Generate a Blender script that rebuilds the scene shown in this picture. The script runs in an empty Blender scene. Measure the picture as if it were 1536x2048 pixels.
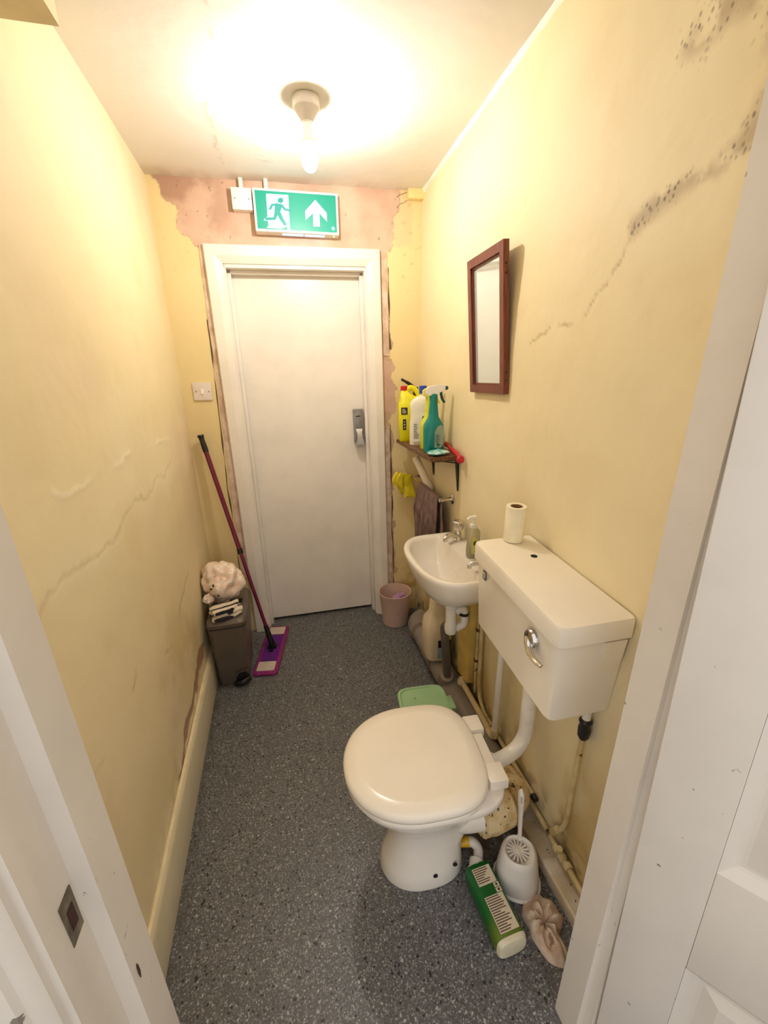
import bpy, bmesh, math, random
from mathutils import Vector, Matrix, noise
random.seed(7)
S = bpy.context.scene
C = S.collection
PI = math.pi

# ------------------------------------------------------------------ camera, light, exposure
PITCH, YAW, ROLL, CAMH, FPX = 0.3168, 0.2429, -0.0276, 1.4726, 836.25
cp, sp, cy, sy = math.cos(PITCH), math.sin(PITCH), math.cos(YAW), math.sin(YAW)
fw = Vector((sy*cp, cy*cp, -sp)); rt = Vector((cy, -sy, 0)); up = rt.cross(fw)
cr, sr = math.cos(ROLL), math.sin(ROLL)
r2, u2 = cr*rt + sr*up, -sr*rt + cr*up
cam = bpy.data.objects.new('camera', bpy.data.cameras.new('camera'))
C.objects.link(cam)
M = Matrix((r2, u2, -fw)).transposed().to_4x4(); M.translation = (0, 0, CAMH)
cam.matrix_world = M
cam.data.sensor_fit = 'VERTICAL'; cam.data.sensor_height = 36.0
cam.data.lens = FPX/2048*36; cam.data.clip_start = 0.01
S.camera = cam

W = bpy.data.worlds.new('world'); S.world = W; W.use_nodes = True
bg = W.node_tree.nodes['Background']
bg.inputs['Color'].default_value = (1.0, 0.97, 0.95, 1)
bg.inputs['Strength'].default_value = 0.72
BULB = 2350.0
S.view_settings.view_transform = 'Standard'; S.view_settings.look = 'None'
S.view_settings.exposure = 0.70; S.view_settings.gamma = 1.0
S.view_settings.use_curve_mapping = False
S.cycles.use_denoising = True; S.cycles.use_light_tree = False
S.cycles.use_adaptive_sampling = True; S.cycles.adaptive_threshold = 0.04
S.cycles.max_bounces = 7; S.cycles.diffuse_bounces = 4; S.cycles.glossy_bounces = 3; S.cycles.caustics_reflective = False; S.cycles.caustics_refractive = False

# ------------------------------------------------------------------ room measures
L, HC, D, TE = -0.441, 2.326, 2.346, math.tan(-0.0334)
def xr(y, z): return 0.775 + 0.04*z/HC - (2.35-y)/1.85*0.072
def yf(x): return D + TE*x

# ------------------------------------------------------------------ mesh helpers
def V(*a): return Vector(a)
def box(bm, c, s, rot=None):
    r = bmesh.ops.create_cube(bm, size=1.0)
    m = Matrix.Translation(c) @ (rot.to_4x4() if rot else Matrix.Identity(4)) @ Matrix.Diagonal((*s, 1))
    bmesh.ops.transform(bm, matrix=m, verts=r['verts'])
    return r['verts']
def bx(bm, x0, x1, y0, y1, z0, z1):
    return box(bm, ((x0+x1)/2, (y0+y1)/2, (z0+z1)/2), (abs(x1-x0), abs(y1-y0), abs(z1-z0)))
def loft(bm, rings, cap0=True, cap1=True, closed=True):
    vs = [[bm.verts.new(p) for p in r] for r in rings]
    n = len(vs[0])
    for a, b in zip(vs, vs[1:]):
        for i in range(n if closed else n-1):
            j = (i+1) % n
            bm.faces.new((a[i], a[j], b[j], b[i]))
    if cap0: bm.faces.new(list(reversed(vs[0])))
    if cap1: bm.faces.new(vs[-1])
    return vs
def frame_of(d):
    d = d.normalized()
    a = Vector((0, 0, 1)) if abs(d.z) < 0.9 else Vector((1, 0, 0))
    u = d.cross(a).normalized(); return u, d.cross(u).normalized()
def tube(bm, pts, r, n=14, caps=True, ez=1.0):
    pts = [Vector(p) for p in pts]; k = len(pts)
    rs = r if isinstance(r, (list, tuple)) else [r]*k
    rings = []; u = None
    for i in range(k):
        d = (pts[min(i+1, k-1)] - pts[max(i-1, 0)])
        d.normalize()
        if u is None: u, v = frame_of(d)
        else:
            u = (u - d*u.dot(d)).normalized(); v = d.cross(u)
        rings.append([pts[i] + rs[i]*(math.cos(t)*u + ez*math.sin(t)*v) for t in [2*PI*j/n for j in range(n)]])
    return loft(bm, rings, caps, caps)
def smooth_path(pts, n=8):
    pts = [Vector(p) for p in pts]; out = []
    P = [pts[0]*2-pts[1]] + pts + [pts[-1]*2-pts[-2]]
    for i in range(1, len(P)-2):
        a, b, c, d = P[i-1], P[i], P[i+1], P[i+2]
        for j in range(n):
            t = j/n
            out.append(0.5*((2*b)+(c-a)*t+(2*a-5*b+4*c-d)*t*t+(3*b-3*c+d-a)*t**3))
    out.append(pts[-1]); return out
def elbow(a, corner, b, r, n=6):
    a, c, b = Vector(a), Vector(corner), Vector(b)
    p, q = c+(a-c).normalized()*r, c+(b-c).normalized()*r
    return [a] + [(1-t)**2*p + 2*t*(1-t)*c + t*t*q for t in [i/n for i in range(n+1)]] + [b]
def lathe(bm, prof, n=24, c=(0, 0, 0), mat=None, cap0=True, cap1=True, sx=1.0, sy_=1.0):
    rings = []
    for r, z in prof:
        ring = []
        for j in range(n):
            t = 2*PI*j/n
            p = Vector((r*math.cos(t)*sx, r*math.sin(t)*sy_, z))
            if mat: p = mat @ p
            ring.append(p + Vector(c))
        rings.append(ring)
    return loft(bm, rings, cap0, cap1)
def prism(bm, poly, f0, f1):
    return loft(bm, [[f0(*p) for p in poly], [f1(*p) for p in poly]])
def sup(a, b, e=3.0, n=32, cx=0, cy_=0, z=0):
    out = []
    for j in range(n):
        t = 2*PI*j/n; c_, s_ = math.cos(t), math.sin(t)
        out.append(Vector((cx + a*math.copysign(abs(c_)**(2/e), c_), cy_ + b*math.copysign(abs(s_)**(2/e), s_), z)))
    return out
def bev(bm, off=0.004, seg=2, ang=35):
    es = [e for e in bm.edges if len(e.link_faces) == 2 and e.calc_face_angle(0) > math.radians(ang)]
    if es: bmesh.ops.bevel(bm, geom=es, offset=off, segments=seg, profile=0.6, affect='EDGES', clamp_overlap=True)
def NB(): return bmesh.new()
def obj(name, bm, mat, parent=None, smooth=True, ang=38, label=None):
    bmesh.ops.recalc_face_normals(bm, faces=bm.faces)
    me = bpy.data.meshes.new(name)
    for f in bm.faces: f.smooth = smooth
    if smooth:
        for e in bm.edges:
            if len(e.link_faces) == 2 and e.calc_face_angle(0) > math.radians(ang): e.smooth = False
    bm.to_mesh(me); bm.free()
    me.materials.append(mat)
    o = bpy.data.objects.new(name, me); C.objects.link(o)
    if parent: o.parent = parent
    if label: o['label'] = label
    return o
def tag(o, label, cat, group=None, kind=None):
    o['label'] = label; o['category'] = cat
    if group: o['group'] = group
    if kind: o['kind'] = kind
    return o
def thing(name, label, cat, loc=(0, 0, 0), rot=(0, 0, 0), kind=None, group=None):
    o = bpy.data.objects.new(name, None); C.objects.link(o)
    o.location = loc; o.rotation_euler = rot; o.empty_display_size = 0.05
    return tag(o, label, cat, group, kind)
def ewt(name, label, cat, X=0, dy=0, Z=0, kind=None, group=None):
    return thing(name, label, cat, (X - 0, yf(X)+dy, Z), (0, 0, -0.0334), kind, group)

# ------------------------------------------------------------------ node helpers
class Ex:
    def __init__(s, nt, k): s.nt, s.k = nt, k
    def _m(s, op, *a, clamp=False):
        n = s.nt.nodes.new('ShaderNodeMath'); n.operation = op; n.use_clamp = clamp
        for i, x in enumerate((s,)+a):
            if isinstance(x, Ex): s.nt.links.new(x.k, n.inputs[i])
            else: n.inputs[i].default_value = x
        return Ex(s.nt, n.outputs[0])
    def __add__(s, o): return s._m('ADD', o)
    __radd__ = __add__
    def __sub__(s, o): return s._m('SUBTRACT', o)
    def __rsub__(s, o): return s._m('MULTIPLY', -1.0)._m('ADD', o)
    def __mul__(s, o): return s._m('MULTIPLY', o)
    __rmul__ = __mul__
    def max(s, o): return s._m('MAXIMUM', o)
    def min(s, o): return s._m('MINIMUM', o)
    def abs(s): return s._m('ABSOLUTE')
    def sqrt(s): return s._m('SQRT')
    def clamp(s): return s._m('ADD', 0.0, clamp=True)
    def step(s, a, b):     # smooth 0..1 between a and b (b may be < a)
        n = s.nt.nodes.new('ShaderNodeMapRange'); n.interpolation_type = 'SMOOTHSTEP'
        s.nt.links.new(s.k, n.inputs[0])
        inv = b < a
        n.inputs[1].default_value = min(a, b); n.inputs[2].default_value = max(a, b)
        n.inputs[3].default_value = 1.0 if inv else 0.0; n.inputs[4].default_value = 0.0 if inv else 1.0
        return Ex(s.nt, n.outputs[0])
class Mt:
    def __init__(s, name, rough=0.5, metal=0.0, obj_space=True, spec=0.5):
        s.m = bpy.data.materials.new(name); s.m.use_nodes = True
        s.nt = s.m.node_tree; s.b = s.nt.nodes['Principled BSDF']
        s.b.inputs['Roughness'].default_value = rough; s.b.inputs['Metallic'].default_value = metal
        s.b.inputs['Specular IOR Level'].default_value = spec
        tc = s.nt.nodes.new('ShaderNodeTexCoord'); s.co = tc.outputs['Object']
        sx = s.nt.nodes.new('ShaderNodeSeparateXYZ'); s.nt.links.new(s.co, sx.inputs[0])
        s.x, s.y, s.z = [Ex(s.nt, sx.outputs[i]) for i in range(3)]
    def noise(s, sc, det=3, rough=0.55, stretch=None, off=0.0):
        n = s.nt.nodes.new('ShaderNodeTexNoise')
        n.inputs['Scale'].default_value = sc; n.inputs['Detail'].default_value = det; n.inputs['Roughness'].default_value = rough
        src = s.co
        if stretch or off:
            mp = s.nt.nodes.new('ShaderNodeMapping'); s.nt.links.new(s.co, mp.inputs[0])
            mp.inputs['Scale'].default_value = stretch or (1, 1, 1); mp.inputs['Location'].default_value = (off, off*0.7, off*1.3)
            src = mp.outputs[0]
        s.nt.links.new(src, n.inputs['Vector'])
        return Ex(s.nt, n.outputs[0])
    def vor(s, sc, feature='F1', out='Distance', stretch=None):
        n = s.nt.nodes.new('ShaderNodeTexVoronoi'); n.feature = feature
        n.inputs['Scale'].default_value = sc
        src = s.co
        if stretch:
            mp = s.nt.nodes.new('ShaderNodeMapping'); s.nt.links.new(s.co, mp.inputs[0]); mp.inputs['Scale'].default_value = stretch; src = mp.outputs[0]
        s.nt.links.new(src, n.inputs['Vector'])
        if out == 'Color':
            q = s.nt.nodes.new('ShaderNodeSeparateColor'); s.nt.links.new(n.outputs['Color'], q.inputs[0])
            return [Ex(s.nt, q.outputs[i]) for i in range(3)]
        return Ex(s.nt, n.outputs[out])
    def mix(s, fac, a, b):
        n = s.nt.nodes.new('ShaderNodeMix'); n.data_type = 'RGBA'
        for x, i in ((fac, 0), (a, 6), (b, 7)):
            if isinstance(x, Ex): s.nt.links.new(x.k, n.inputs[i])
            elif isinstance(x, (int, float)): n.inputs[i].default_value = x
            elif isinstance(x, tuple): n.inputs[i].default_value = (*x, 1)
            else: s.nt.links.new(x, n.inputs[i])
        return n.outputs[2]
    def color(s, k):
        if isinstance(k, tuple): s.b.inputs['Base Color'].default_value = (*k, 1)
        else: s.nt.links.new(k, s.b.inputs['Base Color'])
        return s
    def bump(s, h, dist=0.002, strength=0.6):
        n = s.nt.nodes.new('ShaderNodeBump'); n.inputs['Strength'].default_value = strength; n.inputs['Distance'].default_value = dist
        s.nt.links.new(h.k, n.inputs['Height']); s.nt.links.new(n.outputs[0], s.b.inputs['Normal']); return s
    def roughx(s, e): s.nt.links.new(e.k, s.b.inputs['Roughness']); return s
    def pline(s, a, b, pts):           # distance of (a,b) to a polyline
        best = None
        for (x0, y0), (x1, y1) in zip(pts, pts[1:]):
            dx, dy = x1-x0, y1-y0; l2 = dx*dx+dy*dy
            px, py = a - x0, b - y0
            t = (px*(dx/l2) + py*(dy/l2)).clamp()
            ex, ey = px - t*dx, py - t*dy
            d = ex*ex + ey*ey
            best = d if best is None else best.min(d)
        return best.sqrt()
def lin(r, g, b):
    f = lambda c: (c/255/12.92) if c/255 <= 0.04045 else ((c/255+0.055)/1.055)**2.4
    return (f(r), f(g), f(b))
_mc = {}
def plain(name, rgb, rough=0.45, metal=0.0, var=0.08, sc=12, bump=0.0, bsc=60, spec=0.5):
    """one colour with slight procedural mottling"""
    if name in _mc: return _mc[name]
    t = Mt(name, rough, metal, spec=spec); c = lin(*rgb); n = t.noise(sc, 4)
    t.color(t.mix(n.step(0.3, 0.7), tuple(x*(1-var) for x in c), tuple(min(1, x*(1+var)) for x in c)))
    if bump: t.bump(t.noise(bsc, 3), bump, 0.5)
    _mc[name] = t.m; return t.m

# ------------------------------------------------------------------ plaster surfaces: fine grids with real unevenness and per-vertex paint, stains and peeling
def sst(x, a, b):
    t = (x-a)/(b-a); t = 0.0 if t < 0 else 1.0 if t > 1 else t
    return t*t*(3-2*t)
def fbm(x, y, z, o=4): return noise.fractal((x, y, z), 0.9, 2.1, o)
def mixc(a, b, f):
    f = 0.0 if f < 0 else 1.0 if f > 1 else f
    return (a[0]+(b[0]-a[0])*f, a[1]+(b[1]-a[1])*f, a[2]+(b[2]-a[2])*f)
def pdist(x, y, pts):
    best = 9.0
    for (x0, y0), (x1, y1) in zip(pts, pts[1:]):
        dx, dy = x1-x0, y1-y0; t = ((x-x0)*dx+(y-y0)*dy)/(dx*dx+dy*dy)
        t = 0.0 if t < 0 else 1.0 if t > 1 else t
        d = (x-x0-t*dx)**2+(y-y0-t*dy)**2
        if d < best: best = d
    return best**0.5
def plaster(name, patches, mat, back):
    """patches: (nu, nv, point(u,v), normal, shade(p)->(rgb, height, mask)); back: list of boxes behind"""
    vs, fs, cs = [], [], []
    for nu, nv, pt, nrm, shade in patches:
        o = len(vs)
        for i in range(nu):
            for j in range(nv):
                p = pt(i/(nu-1), j/(nv-1)); c, h, k = shade(p)
                vs.append(p + nrm*h); cs.append((*c, k))
        for i in range(nu-1):
            for j in range(nv-1):
                q = o+i*nv+j; fs.append((q, q+nv, q+nv+1, q+1))
    ng = len(fs)
    for x0, x1, y0, y1, z0, z1 in back:
        o = len(vs)
        for z in (z0, z1):
            for x, y in ((x0, y0), (x1, y0), (x1, y1), (x0, y1)): vs.append(V(x, y, z)); cs.append((*lin(200, 180, 140), 0))
        fs += [(o, o+3, o+2, o+1), (o+4, o+5, o+6, o+7), (o, o+1, o+5, o+4), (o+1, o+2, o+6, o+5), (o+2, o+3, o+7, o+6), (o+3, o, o+4, o+7)]
    me = bpy.data.meshes.new(name); me.from_pydata(vs, [], fs); me.materials.append(mat)
    at = me.color_attributes.new('paint', 'FLOAT_COLOR', 'POINT')
    at.data.foreach_set('color', [c for q in cs for c in q])
    me.polygons.foreach_set('use_smooth', [i < ng for i in range(len(fs))]); me.update()
    o = bpy.data.objects.new(name, me); C.objects.link(o); return o
def plaster_mat(name, rough, speck=False, fine=0.0009):
    t = Mt(name, rough)
    at = t.nt.nodes.new('ShaderNodeAttribute'); at.attribute_name = 'paint'
    col = at.outputs['Color']
    n = t.noise(60, 3)
    if speck:
        sp = t.vor(105, stretch=(1, 1, 0.7)); m = Ex(t.nt, at.outputs['Alpha'])
        col = t.mix(sp.step(0.42, 0.16)*m, col, lin(88, 70, 52))
    t.color(col); t.bump(n, fine, 0.5); return t.m
PA, PB, PD = lin(235, 217, 172), lin(238, 223, 184), lin(219, 193, 140)
def paint_base(a, b, k):
    c = mixc(PA, PB, 0.5+0.9*fbm(a*1.6, b*1.6, k))
    c = mixc(c, PD, 0.14*sst(fbm(a*5, b*5, k+3), 0.15, 0.6))
    h = 0.0042*fbm(a*3.2, b*3.2, k+7, 2) + 0.0009*fbm(a*17, b*17, k+9, 3)
    return c, h
LC1 = [(0.5, 1.25), (0.75, 1.26), (1.0, 1.245), (1.25, 1.26), (1.64, 1.25), (2.0, 1.22)]
LC2 = [(0.6, 0.98), (0.83, 1.09), (1.0, 1.11), (1.3, 1.10), (1.88, 1.15)]
LC3 = [(1.95, 0.70), (1.6, 0.60), (1.43, 0.575), (1.12, 0.69), (0.86, 0.68), (0.6, 0.7)]
LC4 = [(1.23, 0.17), (1.5, 0.225), (1.86, 0.27)]
def shade_left(p):
    y, z = p.y, p.z
    c, h = paint_base(y, z, 1.0)
    c = mixc(c, lin(232, 206, 178), 0.5*sst(fbm(y*1.3, z*1.3, 44.0), -0.1, 0.5))
    wy = y + 0.035*fbm(y*6, z*6, 2.0); wz = z + 0.035*fbm(y*6, z*6, 5.0)
    br = sst(fbm(y*4, z*4, 9.0), -0.1, 0.25)
    if 1.15 < z < 1.35:
        k = sst(pdist(wy, wz, LC1), 0.010, 0.0)*br; c = mixc(c, lin(250, 240, 214), k*0.55); h += k*0.0020
    if 0.9 < z < 1.25:
        k = sst(pdist(wy, wz, LC2), 0.010, 0.0); c = mixc(c, lin(188, 158, 108), k*0.32); h -= k*0.0010
        lb = sst(wz, 1.12, 1.02)
    else: lb = 1.0 if z <= 0.9 else 0.0
    h -= 0.0020*lb; c = mixc(c, lin(214, 190, 138), lb*0.30)
    if 0.4 < z < 0.85:
        k = sst(pdist(wy, wz, LC3), 0.009, 0.0)*br; c = mixc(c, lin(170, 140, 90), k*0.55); h -= k*0.0014
    c = mixc(c, lin(200, 172, 112), 0.5*sst(z, 0.95, 0.4)*sst(fbm(y*2.6, z*2.6, 14.0, 5), 0.0, 0.5))
    if z < 0.45:
        w = 0.024+0.03*fbm(y*8, z*8, 21.0)
        k = sst(pdist(wy, wz, LC4), w+0.004, w-0.003)*sst(y, 1.18, 1.25)*sst(y, 1.95, 1.90)
        c = mixc(c, lin(172, 132, 106), k); h -= k*0.0022
        if z < 0.27: c = mixc(c, lin(246, 228, 184), 0.55*sst(z, 0.26, 0.18)*(1-k)*sst(fbm(y*18, z*18, 4.0), -0.1, 0.3))
    return c, h*sst(HC-z, 0.0, 0.03), 0.0
RMA = [(0.50, 2.02), (0.58, 1.93), (0.615, 1.80), (0.66, 1.775), (0.75, 1.775), (0.815, 1.752)]
RMB = [(0.815, 1.752), (0.887, 1.66), (0.95, 1.60), (1.19, 1.545)]
RMC = [(0.50, 1.94), (0.62, 1.975), (0.68, 2.01), (0.74, 1.99), (0.66, 2.08)]
def shade_right(p):
    y, z = p.y, p.z
    c, h = paint_base(y, z, 31.0); m = 0.0
    if z > 1.45 and y < 1.3:
        wy = y + 0.025*fbm(y*8, z*8, 2.0); wz = z + 0.025*fbm(y*8, z*8, 5.0)
        dA, dB, dC = pdist(wy, wz, RMA), pdist(wy, wz, RMB), pdist(wy, wz, RMC)
        hl = max(sst(dA, 0.038, 0.0), sst(dC, 0.06, 0.0))
        c = mixc(c, lin(162, 138, 106), 0.65*hl*sst(fbm(y*14, z*14, 7.0), -0.3, 0.3))
        m = max(sst(dA, 0.034, 0.006), sst(dC, 0.075, 0.01))*sst(fbm(y*20, z*20, 3.0), -0.35, 0.35)*0.85
        k = sst(dB, 0.007, 0.0)*sst(fbm(y*20, z*20, 8.0), -0.3, 0.2); c = mixc(c, lin(164, 134, 88), k*0.6); h -= k*0.0012
    if z < 0.7:
        c = mixc(c, lin(190, 160, 92), 0.75*sst(z, 0.65, 0.2)*sst(fbm(y*4, z*2, 11.0, 5), -0.25, 0.45))
        c = mixc(c, lin(92, 74, 44), 0.85*sst(z, 0.24, 0.05)*sst(fbm(y*12, z*12, 17.0, 5), -0.15, 0.3))
    return c, h*sst(HC-z, 0.0, 0.03), m
def shade_far(p):
    x, z = p.x, p.z
    c, h = paint_base(x, z, 51.0); c = mixc(c, lin(228, 202, 136), 0.55)
    if z < 0.6: c = mixc(c, lin(190, 158, 84), 0.7*sst(z, 0.55, 0.1)*sst(fbm(x*7, z*7, 3.0, 5), -0.2, 0.4))
    jx = x + 0.030*fbm(x*12, z*12, 4.0, 5); jz = z + 0.026*fbm(x*12, z*12, 9.0, 5)
    lb = (jz-2.07)*(-0.55) - 0.285
    pk = sst(jx-lb, -0.004, 0.005)*sst((jz-2.09)*0.22+0.648-jx, -0.004, 0.004)*sst(jz, 2.045, 2.053)
    pk = max(pk, sst(jx, 0.575, 0.585)*sst(jx, 0.657, 0.651)*sst(jz, 1.262, 1.272)*sst(jz, 1.555, 1.535), 0.85*sst(x, 0.575, 0.59)*sst(jx, 0.634, 0.627))
    if 0.645 < x < 0.79 and z > 2.05: c = mixc(c, lin(226, 192, 154), 0.6*sst(x, 0.65, 0.68)*sst(x, 0.775, 0.745)*sst(jz, 2.075, 2.10))
    if z > 1.85: c = mixc(c, lin(196, 158, 100), 0.5*sst(fbm(x*30, z*30, 12.0), 0.55, 0.7)*(0.3 if x < 0 else 1))
    if pk > 0:
        pc = mixc(lin(198, 160, 138), lin(216, 184, 162), 0.5+0.9*fbm(x*6, z*6, 22.0))
        pc = mixc(pc, lin(172, 134, 112), sst(x, 0.0, -0.25)*sst(fbm(x*5, z*5, 26.0, 5), -0.1, 0.4)*0.8)
        pc = mixc(pc, lin(110, 84, 66), sst(fbm(x*30, z*30, 29.0), 0.75, 0.85)*0.7)
        c = mixc(c, pc, pk); c = mixc(c, lin(150, 114, 86), 0.55*4*pk*(1-pk))
        h += pk*(-0.0016 + 0.0011*fbm(x*25, z*25, 33.0))
    return c, h*0.6, 0.0
CCR = [(-0.055, 1.0), (-0.056, 1.597), (-0.057, 1.665), (-0.104, 1.742), (-0.115, 1.826), (-0.11, 1.931), (-0.109, 2.211)]
def shade_ceil(p):
    x, y = p.x, p.y
    c = mixc(lin(222, 216, 208), lin(232, 227, 220), 0.5+0.9*fbm(x*1.4, y*1.4, 61.0))
    h = 0.0030*fbm(x*3, y*3, 63.0, 2) + 0.0005*fbm(x*30, y*30, 66.0)
    if -0.2 < x < 0.0:
        k = sst(pdist(x+0.012*fbm(x*20, y*20, 5.0), y, CCR), 0.006, 0.0); c = mixc(c, lin(176, 158, 134), k*0.5); h += 0.0012*k
    if y > 1.9:
        k = sst(pdist(x+0.02*fbm(x*30, y*30, 2.0), y, [(0.02, 2.05), (0.07, 2.14)]), 0.04, 0.02)
        c = mixc(c, lin(200, 200, 188), 0.4*k*sst(fbm(x*45, y*45, 3.0), -0.2, 0.3)); h += 0.0012*k*fbm(x*50, y*50, 9.0)
        c = mixc(c, lin(192, 172, 146), 0.55*sst(y, 2.24, 2.33)*sst(fbm(x*6, y*2, 71.0), -0.2, 0.4))
    return c, h, 0.0
MPW = plaster_mat('painted_plaster', 0.62); MPR = plaster_mat('mouldy_painted_plaster', 0.62, True); MCEIL = plaster_mat('ceiling_plaster', 0.5, fine=0.0007)

# floor: speckled safety vinyl
t = Mt('speckled_vinyl', 0.42)
r1, g1, b1 = t.vor(330, out='Color'); r3, g3, b3 = t.vor(190, out='Color')
nn = t.noise(3.2, 3)
base = t.mix(nn.step(0.3, 0.7), lin(106, 106, 104), lin(116, 111, 112))
base = t.mix(r1*0.75, lin(76, 75, 78), base)
base = t.mix((g1-0.76).step(0, 0.1), base, lin(130, 131, 130))
base = t.mix((b1-0.94).step(0, 0.03), base, lin(160, 160, 154))
base = t.mix((r3-0.965).step(0, 0.01), base, lin(34, 34, 38))
base = t.mix((g3-0.98).step(0, 0.01), base, lin(172, 172, 166))
grime = (t.pline(t.x, t.y, [(0.50, 0.92), (0.64, 0.80)])).step(0.14, 0.03)
base = t.mix(grime*t.noise(22, 5).step(0.3, 0.6)*0.9, base, lin(52, 34, 20))
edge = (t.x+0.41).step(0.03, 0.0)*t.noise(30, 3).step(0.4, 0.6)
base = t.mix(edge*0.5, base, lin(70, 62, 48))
t.color(base); MFLOOR = t.m

# general paints and plastics
def paint(name, rgb, rough=0.3, chips=0.0):
    if name in _mc: return _mc[name]
    t = Mt(name, rough); c = lin(*rgb)
    n = t.noise(5, 4); col = t.mix(n.step(0.35, 0.7), c, tuple(x*0.93 for x in c))
    if chips: col = t.mix(t.noise(34, 5, off=3).step(0.70, 0.73)*chips, col, lin(96, 84, 70))
    t.color(col); t.bump(t.noise(22, 3, stretch=(1, 1, 0.12))*0.5 + t.noise(70, 2)*0.3, 0.0015, 0.35)
    _mc[name] = t.m; return t.m
MGLOSS = paint('white_gloss_paint', (240, 232, 222), 0.28)
MDOOR = paint('white_door_paint', (242, 234, 224), 0.33)
MFRAME = paint('near_frame_paint', (222, 213, 200), 0.3, 0.8)
MSKIRT = paint('cream_skirting_paint', (206, 194, 162), 0.4, 0.6)
MCER = plain('white_ceramic', (240, 232, 220), 0.12, var=0.02, sc=4)
MSEAT = plain('white_seat_plastic', (242, 232, 216), 0.2, var=0.02, sc=4)
MCIS = plain('white_cistern_plastic', (242, 232, 214), 0.22, var=0.03, sc=5)
MWPL = plain('white_plastic', (236, 230, 220), 0.35, var=0.03)
MCHR = plain('chrome', (214, 210, 204), 0.14, 1.0, var=0.08, sc=20)
MDCH = plain('dull_metal', (168, 164, 158), 0.36, 1.0, var=0.1, sc=30)
MGREY = plain('grey_plastic_pipe', (142, 132, 124), 0.42, var=0.06, sc=9)
MBLK = plain('black_plastic', (22, 20, 20), 0.4, var=0.2)
MDARK = plain('dark_gap', (16, 13, 11), 0.9, var=0.1)
MWOOD = None
t = Mt('reddish_brown_wood', 0.38)
g = t.noise(30, 4, stretch=(6, 6, 0.5))
t.color(t.mix(g.step(0.3, 0.7), lin(98, 44, 28), lin(132, 66, 42))); t.bump(g, 0.0008, 0.4); MWOOD = t.m
t = Mt('dark_shelf_wood', 0.5); g = t.noise(26, 4, stretch=(5, 0.5, 5))
t.color(t.mix(g.step(0.3, 0.7), lin(74, 44, 26), lin(128, 86, 50))); MSHELF = t.m
def emis(name, rgb, st, base=None):
    t = Mt(name, 0.35); c = lin(*rgb); t.color(base or c)
    n = t.noise(3, 2); k = t.mix(n.step(0.2, 0.8), c, tuple(min(1, x*1.04) for x in c))
    t.nt.links.new(k, t.b.inputs['Emission Color']); t.b.inputs['Emission Strength'].default_value = st
    t.m.cycles.emission_sampling = 'NONE'; return t.m
def clearish(name, rgb, rough=0.15, trans=0.7, alpha=1.0):
    t = Mt(name, rough); c = lin(*rgb); n = t.noise(9, 3)
    t.color(t.mix(n.step(0.3, 0.7), c, tuple(x*0.93 for x in c)))
    t.b.inputs['Transmission Weight'].default_value = trans; t.b.inputs['Alpha'].default_value = alpha
    t.b.inputs['IOR'].default_value = 1.35
    return t.m

# ================================================================== THE ROOM
bm = NB(); bx(bm, -1.4, 1.6, -1.4, 2.5, -0.05, 0.0)
tag(obj('floor', bm, MFLOOR, smooth=False), 'grey speckled safety vinyl floor', 'floor', kind='structure')
o = plaster('ceiling', [(160, 250, lambda u, v: V(L-0.04+1.34*u, 0.42+1.96*v, HC), V(0, 0, -1), shade_ceil)], MCEIL, [(L-0.1, 0.95, 0.35, 2.5, HC+0.012, HC+0.06)])
tag(o, 'white plaster ceiling with a long crack', 'ceiling', kind='structure')
o = plaster('wall_left', [(290, 350, lambda u, v: V(L, 0.44+1.95*u, (HC+0.006)*v), V(1, 0, 0), shade_left)], MPW, [(L-0.1, L-0.014, 0.40, 2.5, 0, HC)])
tag(o, 'pale yellow plaster wall with cracks on the left', 'wall', kind='structure')
def rwp(u, v):
    y, z = 0.44+1.93*u, (HC+0.006)*v
    return V(xr(y, z), y, z)
wr = plaster('wall_right', [(290, 350, rwp, V(-1, 0, 0), shade_right)], MPR, [(0.86, 0.95, 0.40, 2.5, 0, HC)])
tag(wr, 'pale yellow plaster wall with black mould on the right', 'wall', kind='structure')
# white filler bead where the ceiling meets the right wall
bm = NB(); rings = []
for i in range(60):
    y = 1.05 + (2.30-1.05)*i/59
    hh = 0.017 + 0.012*noise.noise((y*9, 1, 2)) + 0.006*noise.noise((y*40, 3, 1)); hh = max(hh, 0.004)
    X = xr(y, HC)
    rings.append([V(X+0.004, y, HC+0.002), V(X-0.006-hh*0.25, y, HC+0.002), V(X-0.004, y, HC-hh*0.6), V(X+0.004, y, HC-hh)])
loft(bm, rings); obj('filler_bead', bm, plain('white_filler', (246, 238, 224), 0.6, bump=0.001), wr)

# far wall in its own slightly turned frame
FW = dict(rot=(0, 0, -0.0334))
aL, aR, aT = -0.243, 0.588, 2.066          # architrave outer
iL, iR, iT = -0.167, 0.517, 1.992          # architrave inner = opening
def fpatch(x0, x1, z0, z1, d=0.0055): return (max(3, int((x1-x0)/d)), max(3, int((z1-z0)/d)), lambda u, v: V(x0+(x1-x0)*u, 0, z0+(z1-z0)*v), V(0, -1, 0), shade_far)
wf = plaster('wall_far', [fpatch(L-0.03, iL-0.012, 0, HC+0.004), fpatch(iR+0.012, 0.86, 0, HC+0.004), fpatch(iL-0.012, iR+0.012, iT+0.012, HC+0.004)], MPW,
             [(L-0.12, iL-0.012, 0.014, 0.12, 0, HC), (iR+0.012, 0.95, 0.014, 0.12, 0, HC), (iL-0.012, iR+0.012, 0.014, 0.12, iT+0.012, HC)])
wf.location = (0, D, 0); wf.rotation_euler = (0, 0, -0.0334)
tag(wf, 'end wall with yellow paint and bare pink plaster over the door', 'wall', kind='structure')
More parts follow.
